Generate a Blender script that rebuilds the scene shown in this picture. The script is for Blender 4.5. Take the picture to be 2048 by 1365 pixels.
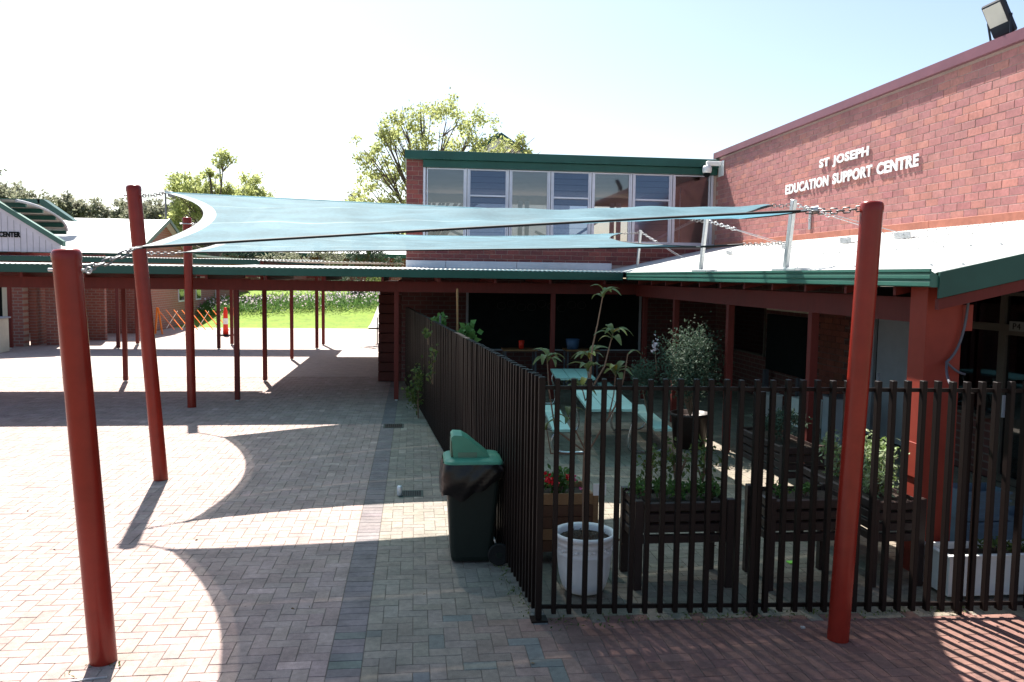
import bpy, bmesh, math, random
import numpy as np
from mathutils import Vector, Matrix

random.seed(7)
RNG = np.random.default_rng(7)
for o in list(bpy.data.objects):
    bpy.data.objects.remove(o)
SC = bpy.context.scene
COL = SC.collection
PI = math.pi

# ------------------------------------------------------------------ camera, sky, sun, exposure
YAW, PITCH, ROLL = math.radians(6.76), math.atan((682.5 - 553) / 1653.0), 0.014
fw = Vector((math.sin(YAW) * math.cos(PITCH), math.cos(YAW) * math.cos(PITCH), -math.sin(PITCH)))
r0 = Vector((math.cos(YAW), -math.sin(YAW), 0)); u0 = r0.cross(fw)
R = r0 * math.cos(ROLL) + u0 * math.sin(ROLL); U = -r0 * math.sin(ROLL) + u0 * math.cos(ROLL)
cam = bpy.data.objects.new('camera', bpy.data.cameras.new('camera'))
cam.data.sensor_width = 36; cam.data.lens = 1653.0 / 2048 * 36
cam.data.clip_start = 0.05; cam.data.clip_end = 3000
cam.matrix_world = Matrix(((R.x, U.x, -fw.x, 0), (R.y, U.y, -fw.y, 0), (R.z, U.z, -fw.z, 2.7), (0, 0, 0, 1)))
COL.objects.link(cam); SC.camera = cam

SUN_AZ, SUN_EL = math.atan2(-.275, 1.0), math.radians(52)
sdir = Vector((math.sin(SUN_AZ) * math.cos(SUN_EL), math.cos(SUN_AZ) * math.cos(SUN_EL), math.sin(SUN_EL)))
world = bpy.data.worlds.new('World'); SC.world = world; world.use_nodes = True
wn = world.node_tree; wn.nodes.clear()
sky = wn.nodes.new('ShaderNodeTexSky'); sky.sky_type = 'NISHITA'; sky.sun_disc = False
sky.sun_elevation = SUN_EL; sky.sun_rotation = SUN_AZ
sky.air_density = 1.0; sky.dust_density = 1.2; sky.ozone_density = 0.3
bg = wn.nodes.new('ShaderNodeBackground'); bg.inputs['Strength'].default_value = 0.064
wo = wn.nodes.new('ShaderNodeOutputWorld')
wn.links.new(sky.outputs[0], bg.inputs[0]); wn.links.new(bg.outputs[0], wo.inputs[0])
sun = bpy.data.objects.new('sun', bpy.data.lights.new('sun', 'SUN'))
sun.data.energy = 5.0; sun.data.angle = math.radians(0.53); sun.data.color = (1.0, 0.95, 0.88)
sun.rotation_euler = sdir.to_track_quat('Z', 'Y').to_euler(); COL.objects.link(sun)
vs = SC.view_settings
vs.view_transform = 'Standard'; vs.look = 'None'; vs.exposure = 1.62; vs.gamma = 1; vs.use_curve_mapping = False
SC.render.engine = 'CYCLES'
SC.cycles.max_bounces = 8; SC.cycles.transparent_max_bounces = 12
SC.cycles.use_denoising = True

# ------------------------------------------------------------------ materials
def nt(name):
    m = bpy.data.materials.new(name); m.use_nodes = True
    return m, m.node_tree, m.node_tree.nodes['Principled BSDF']

def mat(name, c, rough=.7, var=.15, scale=14., bump=0., metallic=0., spec=.28, big=.12, bumpscale=None, streak=None):
    m, t, b = nt(name); N, L = t.nodes, t.links
    tc = N.new('ShaderNodeNewGeometry')
    mp = N.new('ShaderNodeMapping'); L.new(tc.outputs['Position'], mp.inputs[0])
    if streak: mp.inputs['Scale'].default_value = streak
    n1 = N.new('ShaderNodeTexNoise'); n1.inputs['Scale'].default_value = scale; n1.inputs['Detail'].default_value = 5
    n2 = N.new('ShaderNodeTexNoise'); n2.inputs['Scale'].default_value = 1.3; n2.inputs['Detail'].default_value = 3
    L.new(mp.outputs[0], n1.inputs[0]); L.new(tc.outputs['Position'], n2.inputs[0])
    def rng(n, v):
        r = N.new('ShaderNodeMapRange'); L.new(n.outputs[0], r.inputs[0])
        r.inputs[1].default_value = .25; r.inputs[2].default_value = .75
        r.inputs[3].default_value = 1 - v; r.inputs[4].default_value = 1 + v
        return r
    a, bb = rng(n1, var), rng(n2, big)
    mul = N.new('ShaderNodeMath'); mul.operation = 'MULTIPLY'; L.new(a.outputs[0], mul.inputs[0]); L.new(bb.outputs[0], mul.inputs[1])
    mx = N.new('ShaderNodeVectorMath'); mx.operation = 'SCALE'; mx.inputs[0].default_value = c[:3]; L.new(mul.outputs[0], mx.inputs['Scale'])
    L.new(mx.outputs[0], b.inputs['Base Color'])
    b.inputs['Roughness'].default_value = rough; b.inputs['Metallic'].default_value = metallic
    b.inputs['Specular IOR Level'].default_value = spec
    if bump:
        bn = N.new('ShaderNodeBump'); bn.inputs['Strength'].default_value = bump; bn.inputs['Distance'].default_value = .004
        n3 = N.new('ShaderNodeTexNoise'); n3.inputs['Scale'].default_value = bumpscale or scale * 3; n3.inputs['Detail'].default_value = 4
        L.new(tc.outputs['Position'], n3.inputs[0]); L.new(n3.outputs[0], bn.inputs['Height']); L.new(bn.outputs[0], b.inputs['Normal'])
    return m

def unit_mat(name, rough=.8, grain=.22, part=False, spec=.35, stain=.3):
    """brick / paver: the unit's own colour (attribute or object colour) times fine grain and worn blotches"""
    m, t, b = nt(name); N, L = t.nodes, t.links
    if part:
        src = N.new('ShaderNodeObjectInfo').outputs['Color']
    else:
        at = N.new('ShaderNodeAttribute'); at.attribute_name = 'tint'; src = at.outputs['Color']
    g = N.new('ShaderNodeNewGeometry')
    n1 = N.new('ShaderNodeTexNoise'); n1.inputs['Scale'].default_value = 160; n1.inputs['Detail'].default_value = 3
    n2 = N.new('ShaderNodeTexNoise'); n2.inputs['Scale'].default_value = 3.2; n2.inputs['Detail'].default_value = 6; n2.inputs['Roughness'].default_value = .62
    n4 = N.new('ShaderNodeTexNoise'); n4.inputs['Scale'].default_value = 22; n4.inputs['Detail'].default_value = 4
    for n in (n1, n2, n4): L.new(g.outputs['Position'], n.inputs[0])
    def rng(n, v):
        r = N.new('ShaderNodeMapRange'); L.new(n.outputs[0], r.inputs[0])
        r.inputs[1].default_value = .3; r.inputs[2].default_value = .7
        r.inputs[3].default_value = 1 - v; r.inputs[4].default_value = 1 + v
        return r.outputs[0]
    p = N.new('ShaderNodeMath'); p.operation = 'MULTIPLY'; L.new(rng(n1, grain), p.inputs[0]); L.new(rng(n2, stain), p.inputs[1])
    q = N.new('ShaderNodeMath'); q.operation = 'MULTIPLY'; L.new(p.outputs[0], q.inputs[0]); L.new(rng(n4, .14), q.inputs[1])
    s = N.new('ShaderNodeVectorMath'); s.operation = 'SCALE'; L.new(src, s.inputs[0]); L.new(q.outputs[0], s.inputs['Scale'])
    L.new(s.outputs[0], b.inputs['Base Color']); b.inputs['Roughness'].default_value = rough; b.inputs['Specular IOR Level'].default_value = spec
    bn = N.new('ShaderNodeBump'); bn.inputs['Strength'].default_value = .35; bn.inputs['Distance'].default_value = .002
    L.new(n1.outputs[0], bn.inputs['Height']); L.new(bn.outputs[0], b.inputs['Normal'])
    return m

def brick_tex(name, c1, c2, mortar, bw, bh, axes, ms=.012):
    """brickwork too far away or too dark to tell the bricks apart"""
    m, t, b = nt(name); N, L = t.nodes, t.links
    g = N.new('ShaderNodeNewGeometry'); sx = N.new('ShaderNodeSeparateXYZ'); cx = N.new('ShaderNodeCombineXYZ')
    L.new(g.outputs['Position'], sx.inputs[0]); L.new(sx.outputs[axes[0]], cx.inputs[0]); L.new(sx.outputs[axes[1]], cx.inputs[1])
    br = N.new('ShaderNodeTexBrick'); L.new(cx.outputs[0], br.inputs[0])
    br.inputs['Color1'].default_value = (*c1, 1); br.inputs['Color2'].default_value = (*c2, 1); br.inputs['Mortar'].default_value = (*mortar, 1)
    br.inputs['Scale'].default_value = 1; br.inputs['Mortar Size'].default_value = ms
    br.inputs['Brick Width'].default_value = bw; br.inputs['Row Height'].default_value = bh
    n = N.new('ShaderNodeTexNoise'); n.inputs['Scale'].default_value = 5; n.inputs['Detail'].default_value = 5; L.new(g.outputs['Position'], n.inputs[0])
    r = N.new('ShaderNodeMapRange'); L.new(n.outputs[0], r.inputs[0]); r.inputs[3].default_value = .75; r.inputs[4].default_value = 1.25
    s = N.new('ShaderNodeVectorMath'); s.operation = 'SCALE'; L.new(br.outputs[0], s.inputs[0]); L.new(r.outputs[0], s.inputs['Scale'])
    L.new(s.outputs[0], b.inputs['Base Color']); b.inputs['Roughness'].default_value = .85
    bn = N.new('ShaderNodeBump'); bn.inputs['Strength'].default_value = .5; bn.inputs['Distance'].default_value = .006; bn.invert = True
    L.new(br.outputs['Fac'], bn.inputs['Height']); L.new(bn.outputs[0], b.inputs['Normal'])
    return m

def leaf_mat(name, c, c2, trans=.45, rough=.5):
    m, t, b = nt(name); N, L = t.nodes, t.links
    at = N.new('ShaderNodeAttribute'); at.attribute_name = 'rnd'
    mx = N.new('ShaderNodeMix'); mx.data_type = 'RGBA'; L.new(at.outputs['Fac'], mx.inputs[0])
    mx.inputs[6].default_value = (*c, 1); mx.inputs[7].default_value = (*c2, 1)
    L.new(mx.outputs[2], b.inputs['Base Color']); b.inputs['Roughness'].default_value = rough; b.inputs['Specular IOR Level'].default_value = .2
    tr = N.new('ShaderNodeBsdfTranslucent'); L.new(mx.outputs[2], tr.inputs[0])
    ms = N.new('ShaderNodeMixShader'); ms.inputs[0].default_value = trans
    L.new(b.outputs[0], ms.inputs[1]); L.new(tr.outputs[0], ms.inputs[2])
    L.new(ms.outputs[0], N['Material Output'].inputs[0])
    return m

def cloth_mat(name, c, open_, weave=True):
    m, t, b = nt(name); N, L = t.nodes, t.links
    g = N.new('ShaderNodeNewGeometry'); n = N.new('ShaderNodeTexNoise'); n.inputs['Scale'].default_value = 70; n.inputs['Detail'].default_value = 4
    n2 = N.new('ShaderNodeTexNoise'); n2.inputs['Scale'].default_value = 2.; n2.inputs['Detail'].default_value = 4
    mp = N.new('ShaderNodeMapping'); mp.inputs['Scale'].default_value = (.35, 1.6, 1.6)
    L.new(g.outputs['Position'], mp.inputs[0]); L.new(mp.outputs[0], n.inputs[0]); L.new(g.outputs['Position'], n2.inputs[0])
    ad = N.new('ShaderNodeMath'); ad.operation = 'ADD'; L.new(n.outputs[0], ad.inputs[0]); L.new(n2.outputs[0], ad.inputs[1])
    r = N.new('ShaderNodeMapRange'); L.new(ad.outputs[0], r.inputs[0]); r.inputs[1].default_value = .75; r.inputs[2].default_value = 1.25
    r.inputs[3].default_value = .72; r.inputs[4].default_value = 1.28
    s = N.new('ShaderNodeVectorMath'); s.operation = 'SCALE'; s.inputs[0].default_value = c; L.new(r.outputs[0], s.inputs['Scale'])
    L.new(s.outputs[0], b.inputs['Base Color']); b.inputs['Roughness'].default_value = .75
    tl = N.new('ShaderNodeBsdfTranslucent'); L.new(s.outputs[0], tl.inputs[0])
    a = N.new('ShaderNodeMixShader'); a.inputs[0].default_value = .6; L.new(b.outputs[0], a.inputs[1]); L.new(tl.outputs[0], a.inputs[2])
    tp = N.new('ShaderNodeBsdfTransparent')
    f = N.new('ShaderNodeMixShader'); f.inputs[0].default_value = open_; L.new(a.outputs[0], f.inputs[1]); L.new(tp.outputs[0], f.inputs[2])
    L.new(f.outputs[0], N['Material Output'].inputs[0])
    return m

def glass_mat(name, tint, refl=.12, rough=.03, blend=.7):
    m, t, b = nt(name); N, L = t.nodes, t.links
    tp = N.new('ShaderNodeBsdfTransparent'); tp.inputs[0].default_value = (*tint, 1)
    gl = N.new('ShaderNodeBsdfGlossy'); gl.inputs['Roughness'].default_value = rough; gl.inputs[0].default_value = (.9, .93, 1, 1)
    lw = N.new('ShaderNodeFresnel'); lw.inputs[0].default_value = 1.5
    ad = N.new('ShaderNodeMath'); ad.operation = 'ADD'; ad.use_clamp = True; ad.inputs[1].default_value = refl; L.new(lw.outputs[0], ad.inputs[0])
    ms = N.new('ShaderNodeMixShader'); L.new(ad.outputs[0], ms.inputs[0]); L.new(tp.outputs[0], ms.inputs[1]); L.new(gl.outputs[0], ms.inputs[2])
    L.new(ms.outputs[0], N['Material Output'].inputs[0])
    return m

RED_GLOSS = mat('red_gloss_paint', (.20, .017, .010), .27, .11, 9, spec=.3, big=.1)
RED_WOOD = mat('red_painted_timber', (.12, .016, .012), .6, .14, 20, .15, streak=(1, 1, .2))
RED_LIGHT = mat('red_painted_steel', (.26, .035, .02), .55, .08, 10)
GREEN_STEEL = mat('green_painted_steel', (.018, .075, .06), .38, .08, 6)
GREEN_GUTTER = mat('green_gutter_paint', (.045, .15, .115), .3, .08, 6)
ROOF = mat('pale_corrugated_steel', (.50, .51, .49), .45, .06, 5, big=.1, spec=.4)
CHAIN = mat('chain_steel', (.22, .22, .22), .5, .1, 25, metallic=.5)
GALV = mat('galvanised_steel', (.50, .52, .53), .42, .12, 25, metallic=.6)
CHROME = mat('tube_steel', (.55, .55, .55), .25, .05, 20, metallic=.9)
BLACK_STEEL = mat('black_brown_powder_coat', (.009, .0048, .004), .5, .12, 20, spec=.16)
CHARCOAL = mat('charcoal_powder_coat', (.040, .024, .021), .45, .1, 20)
SAND = mat('joint_sand', (.14, .12, .095), .95, .3, 60, .4)
SOIL = mat('potting_soil', (.04, .028, .02), .95, .5, 60, .8)
MORTAR = mat('mortar', (.42, .31, .27), .95, .2, 60, .4)
CREAM = mat('cream_paint', (.62, .57, .45), .7, .05, 10)
LILAC = mat('pale_grey_cladding', (.55, .55, .62), .7, .05, 10)
WHITE = mat('white_paint', (.78, .78, .76), .55, .05, 10)
WHITE_GLAZE = mat('white_glazed_pot', (.82, .79, .78), .3, .06, 10)
ALU = mat('aluminium_frame', (.60, .60, .68), .4, .05, 10, metallic=.3)
DARKIN = mat('shade_black', (.025, .025, .027), .9, .1, 4)  # near-black colour imitates the unlit depth of the rooms
ROOMW = mat('room_plaster', (.55, .52, .46), .9, .08, 4)
DARKBOARD = mat('blackboard', (.010, .012, .012), .85, .2, 6, spec=.1)
PANEL_GREY = mat('grey_panel', (.35, .36, .40), .7, .06, 6)
GREEN_BIN_LID = mat('mint_green_plastic', (.075, .25, .17), .42, .06, 12)
BIN_BODY = mat('dark_green_plastic', (.010, .016, .013), .5, .1, 14)
BLACK_PLASTIC = mat('black_bag_plastic', (.010, .008, .008), .3, .25, 30, .4, bumpscale=30)
RUBBER = mat('rubber', (.012, .012, .012), .7, .1, 20)
MINT = mat('mint_painted_slats', (.38, .56, .50), .55, .06, 18)
PINE = mat('treated_pine', (.30, .15, .07), .7, .2, 30, .2, streak=(1, 1, 5))
PINE_D = mat('stained_timber', (.13, .055, .03), .7, .2, 30, .2, streak=(1, 1, 5))
STORE_WOOD = mat('maroon_timber_boards', (.085, .022, .018), .7, .2, 18, .3, streak=(1, 1, 4))
ORANGE = mat('orange_plastic', (.85, .20, .02), .45, .05, 10)
REDPL = mat('red_plastic', (.75, .04, .02), .45, .05, 10)
BARK = mat('bark', (.11, .085, .065), .9, .3, 14, .5)
BARK_P = mat('pale_stem', (.20, .13, .09), .8, .2, 30, .2)
GRASS = mat('lawn_grass', (.14, .22, .02), .95, .35, 9, .6, big=.25)
EARTH = mat('ground_earth', (.16, .13, .09), .95, .2, 4)
CONC = mat('concrete', (.42, .40, .37), .9, .12, 12, .2)
CABLE = mat('grey_cable', (.10, .10, .12), .45, .05, 10)
BLUE = mat('blue_plastic', (.07, .13, .25), .5, .05, 10)
BLUEGREY = mat('blue_grey_crate', (.12, .17, .22), .55, .06, 10)
LIMEP = mat('lime_card', (.35, .85, .12), .6, .03, 10)
LAMPGLASS = mat('lamp_glass', (.60, .58, .52), .35, .04, 10)
TERRA = mat('terracotta', (.40, .14, .06), .8, .1, 20)
PAV_P = unit_mat('paver_part', part=True, stain=.24); PAV_S = unit_mat('paver_field', stain=.24)
BRK_P = unit_mat('wall_brick_part', rough=.62, grain=.12, part=True, stain=.14); BRK_S = unit_mat('wall_brick_field', rough=.62, grain=.12, stain=.14)
SAIL = cloth_mat('teal_shade_cloth', (.13, .29, .36), .03)
SAIL_HEM = cloth_mat('pale_sail_hem', (.60, .70, .73), .10)  # hem coloured paler than the cloth to imitate the sun it catches
SAIL_SEAM = cloth_mat('sail_seam', (.27, .47, .53), .08)
WEB = mat('dark_webbing', (.015, .018, .02), .7, .1, 20)
GLASS = glass_mat('window_glass', (.72, .72, .73), .06)
LOUVRE = glass_mat('louvre_glass', (.48, .53, .63), .09, .12)
DARKGLASS = glass_mat('door_glass', (.35, .36, .38), .06)
LEAF_LIME = leaf_mat('lime_leaf', (.43, .46, .18), (.31, .35, .14), .62)
LEAF_GUM = leaf_mat('gum_leaf', (.21, .225, .155), (.28, .275, .20), .5)  # grey-green lightened in colour to stand in for haze over distant crowns
LEAF_DARK = leaf_mat('dark_leaf', (.06, .09, .06), (.10, .13, .09), .3)
LEAF_OLIVE = leaf_mat('olive_leaf', (.045, .08, .05), (.09, .12, .085), .3, .65)
LEAF_HERB = leaf_mat('herb_leaf', (.07, .15, .04), (.12, .21, .06), .4)
LEAF_VINE = leaf_mat('vine_leaf', (.05, .09, .03), (.16, .19, .05), .35)
LEAF_BIG = leaf_mat('broad_leaf', (.13, .16, .06), (.19, .18, .07), .35)
LEAF_WHITE = leaf_mat('variegated_leaf', (.45, .50, .32), (.16, .25, .06), .3)
PETAL = leaf_mat('pale_petal', (.62, .48, .55), (.70, .62, .66), .3)
RED_PET = mat('red_petal', (.65, .01, .02), .5, .1, 30)
PINK_PET = mat('pink_petal', (.65, .05, .2), .5, .1, 30)

# ------------------------------------------------------------------ builders
WORLD0 = {}      # object -> world position of its origin (nothing is rotated but copies)
class MB:
    def __init__(s): s.v = []; s.f = []; s.sm = []
    def add(s, vs_, fs_, smooth=False):
        n = len(s.v); s.v += [tuple(p) for p in vs_]
        s.f += [tuple(i + n for i in f) for f in fs_]; s.sm += [smooth] * len(fs_)
        return s
    def box(s, a, b, m=None, ch=0.):
        x0, y0, z0 = [min(p, q) for p, q in zip(a, b)]; x1, y1, z1 = [max(p, q) for p, q in zip(a, b)]
        if ch and min(x1 - x0, y1 - y0, z1 - z0) > 2.2 * ch:
            bm = bmesh.new(); bmesh.ops.create_cube(bm, size=1)
            for v in bm.verts: v.co = Vector(((x0 + x1) / 2 + v.co.x * (x1 - x0), (y0 + y1) / 2 + v.co.y * (y1 - y0), (z0 + z1) / 2 + v.co.z * (z1 - z0)))
            bmesh.ops.bevel(bm, geom=bm.edges[:], offset=ch, segments=1, affect='EDGES')
            bm.verts.index_update()
            vs_ = [v.co.copy() for v in bm.verts]; fs_ = [[v.index for v in f.verts] for f in bm.faces]; bm.free()
        else:
            vs_ = [(x0, y0, z0), (x1, y0, z0), (x1, y1, z0), (x0, y1, z0), (x0, y0, z1), (x1, y0, z1), (x1, y1, z1), (x0, y1, z1)]
            fs_ = [(0, 3, 2, 1), (4, 5, 6, 7), (0, 1, 5, 4), (1, 2, 6, 5), (2, 3, 7, 6), (3, 0, 4, 7)]
        if m is not None: vs_ = [m @ Vector(p) for p in vs_]
        return s.add(vs_, fs_)
    def beam(s, p0, p1, w, h, up=(0, 0, 1), ch=0.):
        p0, p1 = Vector(p0), Vector(p1); d = p1 - p0; L = d.length; d.normalize()
        side = d.cross(Vector(up)).normalized(); u = side.cross(d)
        M = Matrix(((d.x, side.x, u.x, p0.x), (d.y, side.y, u.y, p0.y), (d.z, side.z, u.z, p0.z), (0, 0, 0, 1)))
        return s.box((0, -w / 2, -h / 2), (L, w / 2, h / 2), M, ch)
    def tube(s, pts, r, n=8, cap=True, closed=False):
        pts = [Vector(p) for p in pts]; k = len(pts)
        rr = list(r) if hasattr(r, '__len__') else [r] * k
        vs_, fs_ = [], []; ref = None
        for i, p in enumerate(pts):
            if closed: d = pts[(i + 1) % k] - pts[i - 1]
            else: d = pts[min(i + 1, k - 1)] - pts[max(i - 1, 0)]
            d.normalize()
            if ref is None: ref = Vector((0, 0, 1)) if abs(d.z) < .9 else Vector((1, 0, 0))
            a = (ref - d * ref.dot(d)).normalized(); b = d.cross(a); ref = a
            for j in range(n):
                t = 2 * PI * j / n; vs_.append(p + (a * math.cos(t) + b * math.sin(t)) * rr[i])
        for i in range(k if closed else k - 1):
            i2 = (i + 1) % k
            for j in range(n): fs_.append((i * n + j, i * n + (j + 1) % n, i2 * n + (j + 1) % n, i2 * n + j))
        s.add(vs_, fs_, True)
        if cap and not closed:
            s.add(vs_[:n], [tuple(range(n))[::-1]]); s.add(vs_[-n:], [tuple(range(n))])
        return s
    def lathe(s, prof, c, n=28):
        vs_, fs_ = [], []
        for r, z in prof:
            for j in range(n):
                t = 2 * PI * j / n; vs_.append((c[0] + r * math.cos(t), c[1] + r * math.sin(t), c[2] + z))
        for i in range(len(prof) - 1):
            for j in range(n): fs_.append((i * n + j, i * n + (j + 1) % n, (i + 1) * n + (j + 1) % n, (i + 1) * n + j))
        return s.add(vs_, fs_, True)
    def prism(s, poly, axis, a, b):
        """extrude a 2-D polygon along axis 0/1/2 from a to b (poly in the other two axes, in order)"""
        def P(q, t):
            l = list(q); l.insert(axis, t); return tuple(l)
        n = len(poly); vs_ = [P(q, a) for q in poly] + [P(q, b) for q in poly]
        fs_ = [tuple(range(n)), tuple(range(2 * n - 1, n - 1, -1))] + [(i, i + n, (i + 1) % n + n, (i + 1) % n) for i in range(n)]
        return s.add(vs_, fs_)
    def quad(s, *p): return s.add(p, [tuple(range(len(p)))])
    def build(s, name, m, parent=None, origin=None):
        v = np.array(s.v, dtype=float)
        if origin is None:
            lo, hi = v.min(0), v.max(0); origin = ((lo[0] + hi[0]) / 2, (lo[1] + hi[1]) / 2, lo[2])
        o3 = np.array(origin, dtype=float)
        me = bpy.data.meshes.new(name); me.from_pydata((v - o3).tolist(), [], s.f)
        if any(s.sm): me.polygons.foreach_set('use_smooth', s.sm)
        me.materials.append(m)
        bm = bmesh.new(); bm.from_mesh(me); bmesh.ops.recalc_face_normals(bm, faces=bm.faces[:]); bm.to_mesh(me); bm.free()
        return link(name, me, parent, o3)

def link(name, me, parent, o3):
    o = bpy.data.objects.new(name, me); COL.objects.link(o)
    p = WORLD0[parent.name] if parent else np.zeros(3)
    o.location = tuple(np.array(o3) - p)
    if parent: o.parent = parent
    WORLD0[o.name] = np.array(o3, dtype=float)
    return o

def tag(o, label=None, cat=None, group=None, kind=None):
    if label: o['label'] = label
    if cat: o['category'] = cat
    if group: o['group'] = group
    if kind: o['kind'] = kind
    return o

def thing(name, label, cat, loc, group=None):
    o = bpy.data.objects.new(name, None); COL.objects.link(o); o.location = loc; o.empty_display_size = .2
    WORLD0[o.name] = np.array(loc, dtype=float)
    return tag(o, label, cat, group)

def bx(name, m, parent, a, b, ch=0.): return MB().box(a, b, None, ch).build(name, m, parent)

def copy_part(o, parent, loc, rot=None):
    c = o.copy(); COL.objects.link(c); c.parent = parent
    c.location = tuple(np.array(loc) - WORLD0[parent.name])
    if rot is not None: c.rotation_euler = rot
    WORLD0[c.name] = np.array(loc, dtype=float)
    return c

def copy_tree(o, parent=None):
    c = o.copy(); COL.objects.link(c); c.parent = parent
    WORLD0[c.name] = WORLD0[o.name]
    for ch in [x for x in bpy.data.objects if x.parent == o]: copy_tree(ch, c)
    return c

def np_mesh(name, V, F, m, parent=None, attrs=None, tint=None, origin=None, smooth=False):
    """one mesh from numpy arrays (all faces the same size)"""
    V = np.asarray(V, dtype=np.float32); F = np.asarray(F, dtype=np.int32)
    if origin is None: lo, hi = V.min(0), V.max(0); origin = np.array([(lo[0] + hi[0]) / 2, (lo[1] + hi[1]) / 2, lo[2]])
    me = bpy.data.meshes.new(name); k = F.shape[1]
    me.vertices.add(len(V)); me.vertices.foreach_set('co', (V - origin).astype(np.float32).ravel())
    me.loops.add(F.size); me.loops.foreach_set('vertex_index', F.ravel())
    me.polygons.add(len(F)); me.polygons.foreach_set('loop_start', np.arange(len(F), dtype=np.int32) * k)
    me.update(calc_edges=True)
    me.polygons.foreach_set('use_smooth', np.full(len(F), smooth, dtype=bool))
    if attrs is not None:
        a = me.attributes.new('rnd', 'FLOAT', 'POINT'); a.data.foreach_set('value', np.asarray(attrs, dtype=np.float32))
    if tint is not None:
        a = me.attributes.new('tint', 'FLOAT_COLOR', 'POINT'); a.data.foreach_set('color', np.asarray(tint, dtype=np.float32).ravel())
    me.materials.append(m)
    return link(name, me, parent, np.array(origin, dtype=float))

# ---- bricks: unit template, a chamfered block [0..1]^2 x depth pointing to +Z locally
def unit_template(l, w, h, ch):
    a, b = l / 2, w / 2
    V = [(-a, -b, -h), (a, -b, -h), (a, b, -h), (-a, b, -h), (-a, -b, -ch), (a, -b, -ch), (a, b, -ch), (-a, b, -ch),
         (-a + ch, -b + ch, 0), (a - ch, -b + ch, 0), (a - ch, b - ch, 0), (-a + ch, b - ch, 0)]
    F = [(0, 1, 5, 4), (1, 2, 6, 5), (2, 3, 7, 6), (3, 0, 4, 7), (4, 5, 9, 8), (5, 6, 10, 9), (6, 7, 11, 10), (7, 4, 8, 11), (8, 9, 10, 11)]
    return np.array(V), np.array(F)

def lay_units(parent, units, frame, h, ch, pm, sm_, score, name='brick', limit=300):
    """units: (u, v, length, width, dw, colour) on the plane frame = (origin, U, V, W); best-scoring ones become parts, the rest one part"""
    O, Ux, Vx, Wx = [np.array(q, dtype=float) for q in frame]
    order = sorted(range(len(units)), key=lambda i: -score(units[i]))
    rot = Matrix((tuple(Ux), tuple(Vx), tuple(Wx))).transposed().to_euler()
    meshes = {}
    for i in order[:limit]:
        u, v, l, w, dw, c = units[i]
        key = (round(l, 3), round(w, 3))
        if key not in meshes:
            TV, TF = unit_template(l, w, h, ch)
            me = bpy.data.meshes.new(name); me.from_pydata(TV.tolist(), [], TF.tolist()); me.materials.append(pm); meshes[key] = me
        o = bpy.data.objects.new(name, meshes[key]); COL.objects.link(o); o.parent = parent
        o.location = tuple(O + Ux * u + Vx * v + Wx * dw - WORLD0[parent.name])
        o.rotation_euler = rot; o.rotation_euler.z += random.uniform(-.006, .006) if abs(Wx[2]) > .5 else 0
        o.color = (*c, 1)
    rest = order[limit:]
    if rest:
        Vs, Fs, Cs = [], [], []
        for k, i in enumerate(rest):
            u, v, l, w, dw, c = units[i]
            TV, TF = unit_template(l, w, h, ch)
            TV = TV + np.array([[random.uniform(-.001, .001), random.uniform(-.001, .001), 0]])
            Vs.append(O + np.outer(TV[:, 0] + u, Ux) + np.outer(TV[:, 1] + v, Vx) + np.outer(TV[:, 2] + dw, Wx))
            Fs.append(TF + 12 * k); Cs.append(np.tile([*c, 1], (12, 1)))
        o = np_mesh(name, np.concatenate(Vs), np.concatenate(Fs), sm_, parent, tint=np.concatenate(Cs))
        o['kind'] = 'stuff'

def jit(c, a=.12, hue=.05):
    k = 1 + random.uniform(-a, a)
    return tuple(max(.01, q * k * (1 + random.uniform(-hue, hue))) for q in c)

# ---- foliage
def leaf_cloud(name, m, P, size, parent, aspect=2.2, up=0., attr=None, fold=.25, dirs=None):
    """many single leaves: P (n,3) positions, size (n,) lengths; each a folded four-point leaf"""
    n = len(P); P = np.asarray(P); size = np.broadcast_to(np.asarray(size, dtype=float), (n,))
    d = RNG.normal(size=(n, 3)) if dirs is None else np.asarray(dirs) + RNG.normal(size=(n, 3)) * .45
    d[:, 2] += up; d /= np.linalg.norm(d, axis=1, keepdims=True)
    s = np.cross(d, RNG.normal(size=(n, 3))); s /= np.linalg.norm(s, axis=1, keepdims=True) + 1e-9
    t = np.cross(d, s); L = size[:, None]; W = L / aspect / 2
    a = P; b = P + d * L * .45 + s * W + t * W * fold; c = P + d * L; e = P + d * L * .45 - s * W + t * W * fold
    V = np.stack([a, b, c, e], 1).reshape(-1, 3)
    i = np.arange(n)[:, None] * 4
    F = np.concatenate([i + np.array([[0, 1, 2]]), i + np.array([[0, 2, 3]])])
    r = RNG.random(n) if attr is None else attr
    return np_mesh(name, V, F, m, parent, attrs=np.repeat(r, 4))

def bez(a, b, c, n=7):
    a, b, c = Vector(a), Vector(b), Vector(c)
    return [a * (1 - t) ** 2 + b * 2 * t * (1 - t) + c * t * t for t in [i / (n - 1) for i in range(n)]]

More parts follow.
